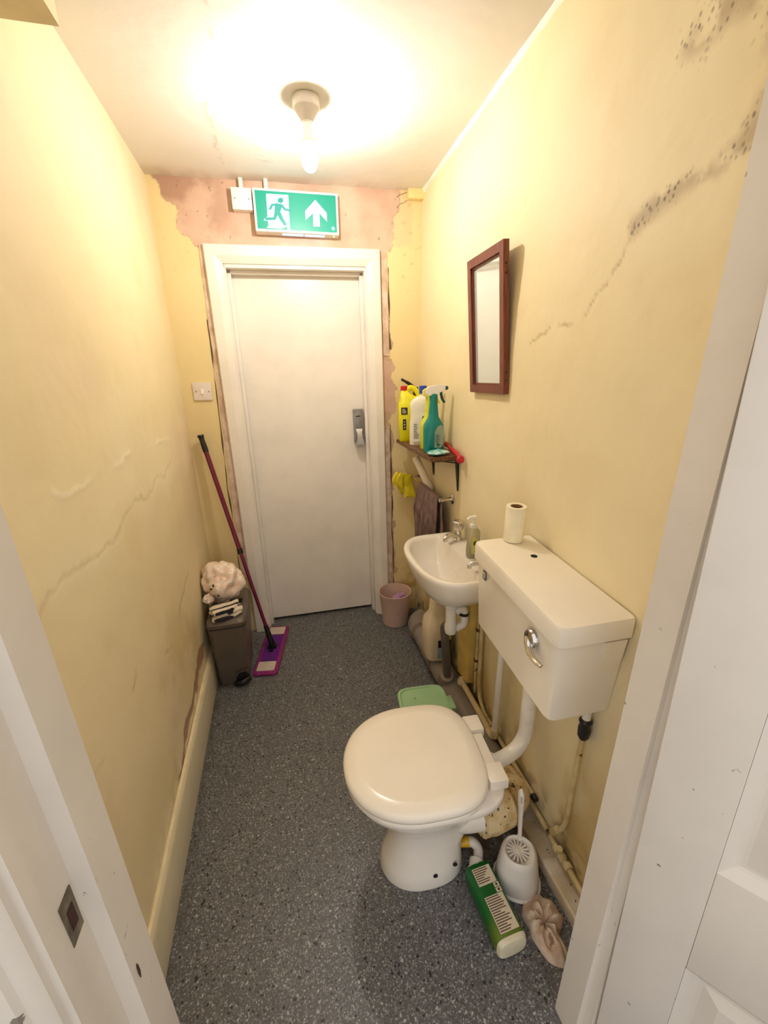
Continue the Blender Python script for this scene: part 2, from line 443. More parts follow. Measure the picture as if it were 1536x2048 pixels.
def jag_strip(bm, xa, xb, z0, z1, y0, y1, amp, seed, n=70, left=True):
    rings = []
    for i in range(n):
        z = z0 + (z1-z0)*i/(n-1); j = amp*(noise.noise((z*6, seed, 0)) + 0.7*noise.noise((z*30, seed, 4)))
        a, b = (xa(z)+j, xb) if left else (xb, xa(z)+j)
        rings.append([V(a, y0, z), V(b, y0, z), V(b, y1, z), V(a, y1, z)])
    loft(bm, rings)
MPL = Mt('bare_plaster', 0.8); n = MPL.noise(14, 5)
MPL.color(MPL.mix(n.step(0.35, 0.65), lin(196, 164, 140), lin(224, 202, 184))); MPL.bump(MPL.noise(60, 4), 0.003, 0.7); MPL = MPL.m
bm = NB(); jag_strip(bm, lambda z: -0.263-0.022*(1-z/2.06), aL+0.004, 0.35, 2.065, -0.004, 0.006, 0.005, 3.0)
obj('plaster_strip', bm, MPL, wf, smooth=False, label='strip of bare plaster left of the door frame')
bm = NB(); jag_strip(bm, lambda z: 0.620, aR-0.004, 0.02, 1.20, -0.004, 0.006, 0.005, 8.0, left=False)
obj('plaster_strip', bm, MPL, wf, smooth=False, label='strip of bare plaster low on the right of the door frame')
bm = NB(); jag_strip(bm, lambda z: 0.627, aR+0.008, 1.57, 2.03, -0.004, 0.006, 0.005, 5.0, left=False)
obj('plaster_strip', bm, MPL, wf, smooth=False, label='strip of bare plaster high on the right of the door frame')
# dark open joint beside the left and right plaster strips
for xa, z0, z1, sd in ((-0.290, 0.40, 1.75, 3.0), (0.6275, 0.02, 1.2, 8.0), (0.634, 1.60, 2.0, 5.0)):
    bm = NB(); rings = []
    for i in range(80):
        z = z0 + (z1-z0)*i/79
        x = xa + (0.028*max(0, (z-0.9)/1.2) if xa < 0 else 0) + 0.005*noise.noise((z*6, sd, 0))
        w = max(0.0004, 0.0022 + 0.004*noise.noise((z*9, sd, 7)))
        rings.append([V(x-w, -0.0015, z), V(x+w, -0.0015, z), V(x+w, 0.003, z), V(x-w, 0.003, z)])
    loft(bm, rings); obj('open_joint', bm, plain('dark_joint', (88, 70, 48), 0.9), wf, smooth=False)
# old boxed-in stub in the top right corner
bm = NB(); bx(bm, 0.735, 0.83, -0.035, 0.0, 2.283, HC); bev(bm, 0.003)
o = obj('boxed_stub', bm, plain('yellow_stub_paint', (240, 216, 150), 0.6), wf, label='small yellow painted block in the top corner')
# plaster crack lines at the stub
for k, pts in enumerate(([(0.735, 2.318), (0.70, 2.305), (0.683, 2.295)], [(0.74, 2.287), (0.715, 2.272), (0.70, 2.268), (0.683, 2.25)])):
    bm = NB(); tube(bm, [(x, -0.0005, z) for x, z in pts], 0.0011, 6); obj('crack', bm, plain('dark_joint', (88, 70, 48)), wf)

# door frame (far): architrave, lining, stops
tr = thing('trim_1', 'white painted door frame and architrave around the far door', 'door frame', (0, D, 0), (0, 0, -0.0334), 'structure')
prof = [(0.0, 0.0), (0.0, -0.020), (0.004, -0.024), (0.045, -0.024), (0.050, -0.022), (0.072, -0.010), (0.076, -0.008), (0.076, 0.0)]
def arch_piece(name, f, parent, mat=MGLOSS):
    bm = NB(); loft(bm, [[f(d, y, 0) for d, y in prof], [f(d, y, 1) for d, y in prof]]); obj(name, bm, mat, parent, ang=20)
arch_piece('architrave', lambda d, y, e: V(aL+d, y, e*(aT-d)), tr)
arch_piece('architrave', lambda d, y, e: V(aR-d*0.934, y, e*(aT-d)), tr)
arch_piece('architrave', lambda d, y, e: V((aL+d) if e == 0 else (aR-d*0.934), y, aT-d), tr)
bm = NB(); bx(bm, iL-0.012, iL+0.010, -0.002, 0.15, 0, iT); obj('lining', bm, MGLOSS, tr)
bm = NB(); bx(bm, iR-0.010, iR+0.012, -0.002, 0.15, 0, iT); obj('lining', bm, MGLOSS, tr)
bm = NB(); bx(bm, iL-0.012, iR+0.012, -0.002, 0.15, iT-0.018, iT+0.012); obj('lining', bm, MGLOSS, tr)
bm = NB(); bx(bm, iL+0.010, iL+0.026, 0.045, 0.085, 0, iT-0.018); bev(bm, .002); obj('door_stop', bm, MGLOSS, tr)
bm = NB(); bx(bm, iR-0.026, iR-0.010, 0.045, 0.085, 0, iT-0.018); bev(bm, .002); obj('door_stop', bm, MGLOSS, tr)
bm = NB(); bx(bm, iL+0.010, iR-0.010, 0.045, 0.085, iT-0.034, iT-0.018); bev(bm, .002); obj('door_stop', bm, MGLOSS, tr)
bm = NB(); bx(bm, iL-0.012, iR+0.012, 0.13, 0.16, 0, 0.10); obj('gap_light_block', bm, MDARK, tr)  # dark block added behind the door gap to keep outside light from leaking in
d1 = thing('door_1', 'plain white flush door with a grey key lock', 'door', (0, D, 0), (0, 0, -0.0334), 'structure')
bm = NB(); bx(bm, iL+0.012, iR-0.012, 0.087, 0.127, 0.018, iT-0.02); obj('slab', bm, MDOOR, d1)
# lock: flat plate, raised box, tapered lever knob
lk = NB(); bx(lk, 0.428, 0.484, 0.062, 0.087, 1.105, 1.292); bev(lk, 0.004)
lock = obj('lock', lk, plain('grey_lock_metal', (150, 146, 142), 0.42, 0.6), d1, label='grey metal digital style door lock')
bm = NB(); bx(bm, 0.441, 0.468, 0.0605, 0.064, 1.250, 1.256); obj('slot', bm, MBLK, lock)
bm = NB(); bx(bm, 0.434, 0.478, 0.0595, 0.064, 1.185, 1.238); bev(bm, .002); obj('plate', bm, plain('grey_lock_plate', (138, 134, 130), 0.4, 0.6), lock)
bm = NB()
loft(bm, [[V(x, y, z) for x, y in ((0.456-w, 0.064-p), (0.456+w, 0.064-p), (0.456+w, 0.064), (0.456-w, 0.064))] for w, p, z in
          ((0.019, 0.012, 1.183), (0.013, 0.026, 1.160), (0.015, 0.038, 1.130), (0.021, 0.044, 1.105), (0.021, 0.040, 1.085))]); bev(bm, .003)
obj('lever', bm, plain('silver_lever', (182, 178, 174), 0.32, 0.7), lock)
for sx in (0.436, 0.475):
    bm = NB(); lathe(bm, [(0.004, 0), (0.004, 0.003), (0.001, 0.004)], 10, (sx, 0.062, 1.28), Matrix.Rotation(PI/2, 4, 'X')); obj('screw', bm, MDCH, lock)

# baseboard on the left
bm = NB(); rings = []
for i in range(40):
    y = 0.47 + (yf(L)-0.47)*i/39; zt = 0.150 + 0.018*min(1, (y-0.47)/0.8) + 0.002*noise.noise((y*20, 0, 0))
    rings.append([V(L-0.002, y, 0), V(L+0.018, y, 0), V(L+0.018, y, zt-0.008), V(L+0.012, y, zt), V(L-0.002, y, zt+0.004)])
loft(bm, rings)
bl = tag(obj('baseboard_left', bm, MSKIRT), 'cream painted skirting board along the left wall', 'skirting', kind='structure')
bm = NB(); rings = []
for i in range(120):
    y = 0.48 + (1.9-0.48)*i/119; zt = 0.150 + 0.018*min(1, (y-0.47)/0.8)
    w = 0.006 + 0.004*noise.noise((y*25, 5, 0)) + 0.003*noise.noise((y*80, 2, 0)); w = max(w, 0.001)
    rings.append([V(L-0.002, y, zt), V(L+0.010, y, zt-0.001), V(L+0.006, y, zt+w*0.4), V(L-0.002, y, zt+w*0.6+0.002)])
loft(bm, rings); obj('paint_ridge', bm, plain('crusty_cream_paint', (230, 212, 170), 0.7, bump=0.002, bsc=200), bl)
# low white batten at the foot of the right wall
bm = NB(); rings = []
for i in range(12):
    y = 0.49 + 0.47*i/11; xw = xr(y, 0)
    rings.append([V(0.655, y, 0), V(xw+0.004, y, 0), V(xw+0.004, y, 0.042), V(0.660, y, 0.046), V(0.655, y, 0.040)])
loft(bm, rings)
t = Mt('dirty_white_timber', 0.55); n = t.noise(16, 5)
col = t.mix(n.step(0.35, 0.7), lin(226, 212, 188), lin(204, 184, 150)); col = t.mix(t.noise(50, 4, off=3).step(0.66, 0.7), col, lin(50, 38, 28))
t.color(col)
tag(obj('baseboard_right', bm, t.m), 'dirty white timber batten at the foot of the right wall', 'skirting', kind='structure')
# boxing in the top left corner near the door
bm = NB(); bx(bm, L-0.01, -0.313, 0.40, 1.128, 2.10, HC+0.01)
tag(obj('trim_3', bm, plain('bulkhead_paint', (233, 216, 176), 0.6), smooth=False), 'yellow boxed bulkhead in the top left corner', 'boxing', kind='structure')

# near wall with the doorway the camera looks through
wn = NB()
bx(wn, -1.4, -0.30, 0.345, 0.462, 0, 2.6); bx(wn, 0.62, 1.6, 0.345, 0.472, 0, 2.6); bx(wn, -0.30, 0.62, 0.345, 0.465, 2.03, 2.6)
tag(obj('wall_near', wn, plain('hall_wall_paint', (226, 214, 186), 0.6), smooth=False), 'wall holding the near doorway', 'wall', kind='structure')
def shear(poly, k, z0=0.0, z1=2.03):
    bm = NB(); loft(bm, [[V(x+k*z0, y, z0) for x, y in poly], [V(x+k*z1, y, z1) for x, y in poly]]); bev(bm, 0.0025, 2, 25); return bm
a = -0.2455
t2 = thing('trim_2', 'white painted near door lining with stops and latch keep', 'door frame', (0, 0, 0), kind='structure')
obj('lining', shear([(a-0.060, 0.478), (a-0.018, 0.478), (a-0.018, 0.342), (a-0.060, 0.342)], -0.015), MFRAME, t2)
obj('door_stop', shear([(a-0.019, 0.468), (a, 0.468), (a, 0.408), (a-0.019, 0.402)], -0.015), MFRAME, t2)
ap = [(a-0.026, 0.344), (a-0.026, 0.334), (a-0.032, 0.328), (a-0.042, 0.326), (a-0.046, 0.320), (a-0.075, 0.318), (a-0.082, 0.312), (a-0.10, 0.312), (a-0.10, 0.344)]
obj('architrave', shear(ap, -0.015), MFRAME, t2)
b = 0.512
obj('lining', shear([(b+0.070, 0.480), (b+0.020, 0.480), (b+0.020, 0.40), (b+0.070, 0.40)], 0.030), MFRAME, t2)
obj('door_stop', shear([(b+0.021, 0.478), (b, 0.478), (b, 0.418), (b+0.021, 0.418)], 0.040), MFRAME, t2)
bm = NB(); bx(bm, -0.32, 0.63, 0.345, 0.47, 2.0, 2.04); obj('lining', bm, MFRAME, t2)
# latch keep on the left lining
kp = NB(); bx(kp, a-0.0335, a-0.0305, 0.371, 0.396, 0.876, 0.940); 
keep = obj('latch_keep', kp, plain('tarnished_keep', (128, 120, 104), 0.4, 0.9, var=0.3, sc=60), t2, label='tarnished metal latch keep')
bm = NB(); bx(bm, a-0.034, a-0.0300, 0.378, 0.390, 0.892, 0.922); obj('latch_hole', bm, plain('rusty_dark_hole', (58, 28, 22), 0.8), keep)
for yy, zz, hh, ww in ((0.372, 0.850, 0.020, 0.006), (0.360, 0.862, 0.012, 0.006), (0.384, 0.845, 0.012, 0.004)):
    bm = NB(); lathe(bm, [(0.001, -hh/2), (ww/2, 0), (0.001, hh/2)], 7, (a-0.0318, yy, zz), Matrix.Rotation(0.5, 4, 'X'), sx=0.25)
    obj('paint_chip', bm, plain('chipped_wood', (120, 100, 82), 0.8), keep)
bm = NB(); lathe(bm, [(0.0005, -0.016), (0.0025, -0.004), (0.002, 0.008), (0.0005, 0.014)], 8, (a-0.0100, 0.422, 0.715), sx=0.6); obj('chip', bm, plain('chip_dark', (66, 48, 38), 0.9), t2)
# open near door, folded back towards the camera
dn = thing('door_2', 'white moulded panel door standing open on the right', 'door', (0.556, 0.405, 0.01), (0.0, 0.0, math.atan2(-0.81, 0.585)), 'structure')
DW, DHH = 0.72, 1.98
def dpart(name, x0, x1, z0, z1, y0=-0.018, y1=0.018):
    bm = NB(); bx(bm, x0, x1, y0, y1, z0, z1); bev(bm, 0.002); obj(name, bm, MFRAME, dn)
dpart('stile', 0, 0.104, 0, DHH); dpart('stile', DW-0.112, DW, 0, DHH); dpart('stile', 0.315, 0.405, 0.2, 1.87)
rails = [(0, 0.2), (0.455, 0.70), (1.45, 1.56), (1.87, DHH)]
for z0, z1 in rails:
    dpart('rail', 0.104, 0.315 if z0 not in (0, 1.87) else DW-0.112, z0, z1)
    if z0 not in (0, 1.87): dpart('rail', 0.405, DW-0.112, z0, z1)
for x0, x1 in ((0.104, 0.315), (0.405, DW-0.112)):
    for z0, z1 in ((0.2, 0.455), (0.70, 1.45), (1.56, 1.87)):
        for s in (-1, 1):
            bm = NB()
            def rg(i, y): return [V(x0+i, s*y, z0+i), V(x1-i, s*y, z0+i), V(x1-i, s*y, z1-i), V(x0+i, s*y, z1-i)]
            loft(bm, [rg(0, 0.0175), rg(0.006, 0.014), rg(0.018, 0.006), rg(0.024, 0.004), rg(0.030, 0.004), rg(0.055, 0.012)], cap0=False)
            obj('panel', bm, MFRAME, dn, ang=15)

# ================================================================== CEILING LAMP
LX, LY = 0.199, 1.70
cl = thing('ceiling_light', 'bare glowing bulb in a white batten lampholder on the ceiling', 'light', (LX, LY, HC))
bm = NB(); lathe(bm, [(0.043, 0.0), (0.043, -0.026), (0.040, -0.030), (0.0385, -0.031), (0.020, -0.058), (0.0165, -0.062), (0.0165, -0.066)], 32); obj('ceiling_rose', bm, plain('aged_white_plastic', (206, 198, 188), 0.3), cl)
bm = NB(); lathe(bm, [(0.0155, -0.066), (0.0155, -0.072), (0.0165, -0.074), (0.021, -0.106), (0.022, -0.112), (0.0265, -0.113), (0.0265, -0.121), (0.022, -0.122), (0.013, -0.122)], 28); obj('lampholder', bm, MWPL, cl)
bm = NB(); lathe(bm, [(0.004, -0.142), (0.009, -0.147), (0.011, -0.157), (0.009, -0.167), (0.003, -0.171)], 16)
t = Mt('bulb_core', 0.3); t.color((1, 0.97, 0.9)); n = t.noise(3, 1)
t.nt.links.new(t.mix(n.step(0.2, 0.8), (1.0, 0.93, 0.84), (1.0, 0.94, 0.85)), t.b.inputs['Emission Color']); t.b.inputs['Emission Strength'].default_value = BULB
bulb_core = obj('glowing_core', bm, t.m)
bm = NB(); lathe(bm, [(0.0125, -0.118), (0.0130, -0.124), (0.018, -0.133), (0.0245, -0.146), (0.0275, -0.160), (0.0268, -0.174), (0.022, -0.187), (0.013, -0.196), (0.004, -0.199)], 28)
t = Mt('glowing_glass', 0.2); nt = t.nt; n = t.noise(3, 1)
em = nt.nodes.new('ShaderNodeEmission'); nt.links.new(t.mix(n.step(0.2, 0.8), (1.0, 0.95, 0.87), (1.0, 0.96, 0.89)), em.inputs[0]); em.inputs[1].default_value = 9.0
tp_ = nt.nodes.new('ShaderNodeBsdfTransparent'); mx = nt.nodes.new('ShaderNodeMixShader'); mx.inputs[0].default_value = 0.25
nt.links.new(tp_.outputs[0], mx.inputs[1]); nt.links.new(em.outputs[0], mx.inputs[2]); nt.links.new(mx.outputs[0], nt.nodes['Material Output'].inputs[0])
t.m.cycles.emission_sampling = 'NONE'
bulb = obj('bulb', bm, t.m, cl, label='glowing pear shaped bulb'); bulb_core.parent = bulb

# ================================================================== EXIT SIGN, SPUR, SWITCH
sg = thing('exit_sign', 'illuminated green running man exit sign with up arrow', 'exit sign', (0.194, yf(0.194), 2.194), (0, 0.012, -0.0334))
SWd, SH, SD = 0.191, 0.084, 0.060
bm = NB(); bx(bm, -SWd, SWd, -SD, -0.0, -SH, SH); bev(bm, 0.004); obj('housing', bm, MWPL, sg)
bm = NB(); bx(bm, -SWd+0.010, SWd-0.010, -SD-0.0015, -SD+0.001, -SH+0.010, SH-0.010)
obj('green_panel', bm, emis('sign_green', (0, 170, 142), 0.34, lin(0, 120, 100)), sg)
def sgp(px, py):
    u, v = (px-415)/945, (py-175)/503
    for _ in range(6):
        v = (py-175-65*u)/(503-23*u); u = (px-(415+55*v))/(945-27*v)
    return (-SWd+0.010 + u*2*(SWd-0.010), SH-0.010 - v*2*(SH-0.010))
def sgpoly(name, pts, mat, y):
    bm = NB(); q = [sgp(*p) for p in pts]
    prism(bm, q, lambda x, z: V(x, y, z), lambda x, z: V(x, y+0.0008, z)); obj(name, bm, mat, sg, smooth=False)
ICE = emis('sign_white', (176, 220, 250), 0.45, lin(150, 195, 225)); GRN = emis('sign_green_figure', (0, 160, 150), 0.3, lin(0, 120, 110))
sgpoly('doorway', [(548, 222), (803, 238), (832, 655), (848, 702), (806, 692), (796, 645), (735, 682), (566, 668), (590, 640), (578, 575), (530, 572), (548, 540), (574, 520)], ICE, -SD-0.0024)
sgpoly('arrow', [(1118, 295), (1258, 465), (1265, 578), (1172, 470), (1182, 642), (1105, 640), (1095, 470), (1012, 560), (1003, 440)], ICE, -SD-0.0024)
def sgstroke(pts, w):
    out = []
    q = [Vector(p) for p in pts]
    for s in (1, -1):
        seq = q if s == 1 else q[::-1]
        for i, p in enumerate(seq):
            d = (seq[min(i+1, len(seq)-1)]-seq[max(i-1, 0)]).normalized()
            ww = w if not isinstance(w, tuple) else (w[i] if s == 1 else w[::-1][i])
            out.append((p.x + d.y*ww, p.y - d.x*ww))
    return out
fig = [[(716+33*math.cos(k*PI/8), 308+34*math.sin(k*PI/8)) for k in range(16)],
       sgstroke([(598, 428), (622, 368), (690, 362)], 14), sgstroke([(722, 362), (768, 424), (828, 442)], 13),
       sgstroke([(700, 352), (690, 410), (680, 485)], (42, 38, 30)), sgstroke([(672, 470), (655, 548), (552, 550)], (22, 20, 16)),
       sgstroke([(695, 470), (735, 550), (782, 632)], (26, 20, 17))]
for i, p in enumerate(fig): sgpoly('running_figure', p, GRN, -SD-0.0036-0.0002*i)
for x0, x1 in ((-0.073, 0.024), (0.030, 0.124)):
    bm = NB(); bx(bm, x0, x1, -0.046, -0.020, -SH-0.0015, -SH+0.001); obj('downlight_strip', bm, emis('downlight_strip', (160, 198, 255), 0.9), sg)
bm = NB(); lathe(bm, [(0.003, 0.001), (0.003, -0.002), (0.001, -0.0035)], 10, (0.168, -0.040, -SH)); obj('status_led', bm, emis('green_led', (60, 255, 110), 8), sg)
bm = NB(); lathe(bm, [(0.010, -SH-0.001), (0.010, 0.133)], 16, (-0.130, -0.022, 0), cap0=True); obj('conduit', bm, MWPL, sg)
bm = NB(); lathe(bm, [(0.008, 0), (0.008, 0.0006)], 16, (0.163, -SD-0.0016, -0.058), Matrix.Rotation(PI/2, 4, 'X')); obj('logo', bm, emis('sign_logo', (120, 235, 205), 0.7), sg)

sb = thing('fused_switch', 'white fused spur box left of the exit sign', 'switch', (-0.045, yf(-0.045), 2.240), (0, 0.008, -0.0334))
bm = NB(); bx(bm, -0.043, 0.043, -0.036, 0, -0.041, 0.041); bev(bm, 0.003); obj('back_box', bm, MWPL, sb)
bm = NB(); bx(bm, -0.0435, 0.0435, -0.045, -0.036, -0.0425, 0.0425); bev(bm, 0.003); fp = obj('faceplate', bm, MWPL, sb)
bm = NB(); bx(bm, -0.007, 0.007, -0.0475, -0.044, -0.017, 0.010); bev(bm, .001); obj('fuse_carrier', bm, plain('spur_white', (246, 242, 234), 0.3), fp)
bm = NB(); bx(bm, -0.006, 0.006, -0.0470, -0.044, 0.014, 0.021); bev(bm, .001); obj('neon', bm, plain('spur_white', (246, 242, 234), 0.3), fp)
for sx in (-0.030, 0.030):
    bm = NB(); lathe(bm, [(0.0035, 0), (0.0035, 0.0015)], 10, (sx, -0.0448, 0.0), Matrix.Rotation(PI/2, 4, 'X')); obj('screw', bm, MDCH, fp)
bm = NB(); lathe(bm, [(0.010, 0.03), (0.010, 0.087)], 16, (0.0, -0.020, 0)); obj('conduit', bm, MWPL, sb)

sw = thing('light_switch', 'white single light switch on the yellow strip left of the door', 'switch', (-0.342, yf(-0.342), 1.417), (0, 0.02, -0.0334))
bm = NB(); bx(bm, -0.044, 0.044, -0.010, 0, -0.043, 0.043); bev(bm, 0.003); fp = obj('faceplate', bm, plain('switch_plate', (226, 214, 206), 0.35), sw)
bm = NB(); bx(bm, -0.007, 0.007, -0.015, -0.009, -0.013, 0.013); bev(bm, .0015); obj('rocker', bm, plain('switch_rocker', (244, 238, 228), 0.3), sw)
for sx in (-0.030, 0.030):
    bm = NB(); lathe(bm, [(0.0035, 0), (0.0035, 0.0015)], 10, (sx, -0.0098, 0.0), Matrix.Rotation(PI/2, 4, 'X')); obj('screw', bm, MDCH, sw)

# ================================================================== MIRROR
def mirror():
    # frame corners: bottom touches the wall, top leans out
    yb0, yb1, yt0, yt1 = 1.300, 1.572, 1.306, 1.602
    zb, zt = 1.400, 1.850
    xb, xt = 0.742, 0.714
    t = thing('wall_mirror', 'tall mirror in a brown wooden frame leaning out from the right wall', 'mirror', (0, 0, 0))
    o0 = V(xb, yb0, zb); ey = (V(xb+0.010, yb1, zb)-o0); ez = (V(xt, yt0, zt)-o0)
    n = ez.cross(ey).normalized()
    if n.x > 0: n = -n
    def P(u, v, d): return o0 + ey*u + ez*v + n*d
    fu, fv = 0.095, 0.062
    th = 0.020
    def bar(q, name):
        bm = NB(); loft(bm, [[P(u, v, -th) for u, v in q], [P(u, v, 0.0) for u, v in q]]); bev(bm, 0.002); obj(name, bm, MWOOD, t)
    bar([(0, 0), (fu, fv*0), (fu, 1), (0, 1)], 'frame_stile'); bar([(1-fu, 0), (1, 0), (1, 1), (1-fu, 1)], 'frame_stile')
    bar([(fu, 0), (1-fu, 0), (1-fu, fv), (fu, fv)], 'frame_rail'); bar([(fu, 1-fv), (1-fu, 1-fv), (1-fu, 1), (fu, 1)], 'frame_rail')
    for q in ([(fu, fv), (fu+0.025, fv+0.014), (fu+0.025, 1-fv-0.014), (fu, 1-fv)], [(1-fu, fv), (1-fu-0.025, fv+0.014), (1-fu-0.025, 1-fv-0.014), (1-fu, 1-fv)],
              [(fu, fv), (1-fu, fv), (1-fu-0.025, fv+0.014), (fu+0.025, fv+0.014)], [(fu, 1-fv), (1-fu, 1-fv), (1-fu-0.025, 1-fv-0.014), (fu+0.025, 1-fv-0.014)]):
        bm = NB(); loft(bm, [[P(u, v, -0.018) for u, v in q], [P(u, v, -0.007) for u, v in q]]); obj('glazing_bead', bm, MWOOD, t)
    bm = NB(); q = [(fu, fv), (1-fu, fv), (1-fu, 1-fv), (fu, 1-fv)]
    loft(bm, [[P(u, v, -0.016) for u, v in q], [P(u, v, -0.012) for u, v in q]])
    m = Mt('mirror_glass', 0.04, 1.0); k = m.noise(9, 4)
    m.color(m.mix(k.step(0.3, 0.7), lin(228, 234, 232), lin(236, 240, 238)))
    m.roughx(k*0.06 + 0.02)
    df = m.nt.nodes.new('ShaderNodeBsdfDiffuse'); df.inputs[0].default_value = (*lin(226, 230, 222), 1)
    mx = m.nt.nodes.new('ShaderNodeMixShader'); mx.inputs[0].default_value = 0.42
    m.nt.links.new(m.b.outputs[0], mx.inputs[1]); m.nt.links.new(df.outputs[0], mx.inputs[2])
    m.nt.links.new(mx.outputs[0], m.nt.nodes['Material Output'].inputs[0])
    obj('mirror_glass', bm, m.m, t, smooth=False)
    for v in (0.155, 0.10, 0.86, 0.80):
        c = P(0.0, v, -0.010); bm = NB(); lathe(bm, [(0.003, 0), (0.003, 0.002)], 10, c - ey.normalized()*0.0012, Matrix.Rotation(PI/2, 4, 'X')); obj('screw', bm, plain('dark_screw', (56, 28, 20), 0.6), t)
    bm = NB(); box(bm, P(0.5, 0.9, -0.035), (0.006, 0.02, 0.02)); bm2 = bm
    obj('hanging_bracket', bm2, MDCH, t)
mirror()

# ================================================================== SHELF AND WHAT STANDS ON IT
SZ = 1.130
sh = thing('wall_shelf', 'small dark wooden wall shelf on black brackets', 'shelf', (0, 0, 0))
bm = NB()
loft(bm, [[V(0.622, 1.665, z), V(xr(1.665, SZ)-0.001, 1.665, z), V(xr(2.25, SZ)-0.001, 2.25, z), V(0.640, 2.25, z)] for z in (SZ-0.018, SZ)]); bev(bm, 0.0015)
obj('board', bm, MSHELF, sh)
for yb_ in (1.69, 2.03):
    bm = NB(); X = xr(yb_, 1.05)
    bx(bm, 0.655, X-0.002, yb_-0.011, yb_+0.011, SZ-0.024, SZ-0.018)
    poly = [(X-0.003, SZ-0.02), (X-0.018, SZ-0.02), (X-0.004, 0.965), (X-0.003, 0.965)]
    prism(bm, poly, lambda x, z: V(x, yb_-0.007, z), lambda x, z: V(x, yb_+0.007, z))
    prism(bm, [(0.665, SZ-0.022), (0.680, SZ-0.022), (X-0.003, SZ-0.034), (X-0.003, SZ-0.040)], lambda x, z: V(x, yb_-0.002, z), lambda x, z: V(x, yb_+0.002, z))
    obj('bracket', bm, MBLK, sh)

def stripes(parent, y, x0, x1, z0, z1, n, mat, depth=0.0006, name='label_print', axis='y', seed=1):
    rnd = random.Random(seed); bm = NB()
    for i in range(n):
        z = z1 - (z1-z0)*(i+0.5)/n; w = (x1-x0)*rnd.uniform(0.55, 1.0); hgt = (z1-z0)/n*0.38
        if axis == 'y': bx(bm, x0, x0+w, y-depth, y+depth, z-hgt/2, z+hgt/2)
        else: bx(bm, y-depth, y+depth, x0, x0+w, z-hgt/2, z+hgt/2)
    obj(name, bm, mat, parent, smooth=False)

# yellow can
MY = plain('yellow_plastic', (226, 218, 0), 0.35, var=0.05)
yc = thing('yellow_can', 'yellow plastic can with handle and red cap at the back of the shelf', 'can', (0.697, 2.185, SZ), (0, 0, -0.22))
bm = NB(); rings = []
for z, a_, b_, cx in ((0, 0.054, 0.042, 0), (0.006, 0.058, 0.046, 0), (0.045, 0.058, 0.046, 0), (0.050, 0.060, 0.048, 0), (0.195, 0.060, 0.048, 0), (0.200, 0.057, 0.045, 0), (0.225, 0.050, 0.040, -0.002), (0.245, 0.028, 0.026, -0.022), (0.256, 0.019, 0.019, -0.026), (0.262, 0.016, 0.016, -0.027)):
    rings.append(sup(a_, b_, 4.5, 36, cx, 0, z))
loft(bm, rings); obj('body', bm, MY, yc)
bm = NB(); tube(bm, smooth_path([(-0.020, 0, 0.240), (-0.004, 0, 0.272), (0.020, 0, 0.272), (0.044, 0, 0.246), (0.054, 0, 0.200)], 6), 0.011, 12, ez=1.2); obj('handle', bm, MY, yc)
bm = NB(); lathe(bm, [(0.017, 0.258), (0.018, 0.262), (0.018, 0.282), (0.015, 0.285)], 20, (-0.028, 0, 0)); obj('cap', bm, plain('red_cap', (196, 20, 24), 0.4), yc)
BRN = plain('dark_label', (48, 30, 24), 0.5)
for x0, x1, z0, z1 in ((-0.048, -0.014, 0.142, 0.178), (-0.040, -0.022, 0.062, 0.118)):
    bm = NB(); bx(bm, x0, x1, -0.0490, -0.0478, z0, z1); lab = obj('label', bm, BRN, yc)
    stripes(lab, -0.0494, x0+0.006, x1-0.006, z0+0.006, z1-0.006, 3, MWPL)
# white refill bottle
wb = thing('white_bottle', 'white cleaner bottle with printed label and blue cap on the shelf', 'bottle', (0.697, 2.02, SZ), (0, 0, -0.30))
MWB = plain('translucent_white_plastic', (232, 226, 206), 0.35, var=0.04)
bm = NB(); rings = []
for z, a_, b_, cx in ((0, 0.046, 0.030, 0), (0.004, 0.050, 0.033, 0), (0.11, 0.050, 0.033, 0), (0.150, 0.046, 0.031, 0.002), (0.175, 0.046, 0.031, 0), (0.200, 0.049, 0.032, 0), (0.222, 0.042, 0.029, 0.004), (0.236, 0.026, 0.020, 0.010), (0.242, 0.016, 0.015, 0.016), (0.252, 0.015, 0.015, 0.016)):
    rings.append(sup(a_, b_, 3.2, 36, cx, 0, z))
loft(bm, rings); obj('body', bm, MWB, wb)
bm = NB(); lathe(bm, [(0.0185, 0.250), (0.0185, 0.285), (0.016, 0.288)], 20, (0.016, 0, 0)); obj('cap', bm, plain('blue_cap', (26, 66, 172), 0.4), wb)
bm = NB(); prism(bm, [(-0.036, 0.020), (0.040, 0.020), (0.044, 0.165), (0.020, 0.160), (-0.012, 0.140), (-0.032, 0.105)], lambda x, z: V(x, -0.0342, z), lambda x, z: V(x, -0.0325, z))
lab = obj('label', bm, plain('label_white', (240, 236, 224), 0.5), wb)
INK = plain('label_ink', (84, 84, 76), 0.6)
stripes(lab, -0.0345, -0.030, -0.004, 0.035, 0.110, 9, INK, seed=4); stripes(lab, -0.0345, 0.006, 0.034, 0.085, 0.120, 5, INK, seed=5)
bm = NB(); lathe(bm, [(0.009, 0), (0.009, 0.001)], 16, (0.020, -0.0340, 0.138), Matrix.Rotation(PI/2, 4, 'X')); obj('emblem', bm, plain('green_emblem', (70, 116, 66), 0.5), lab)

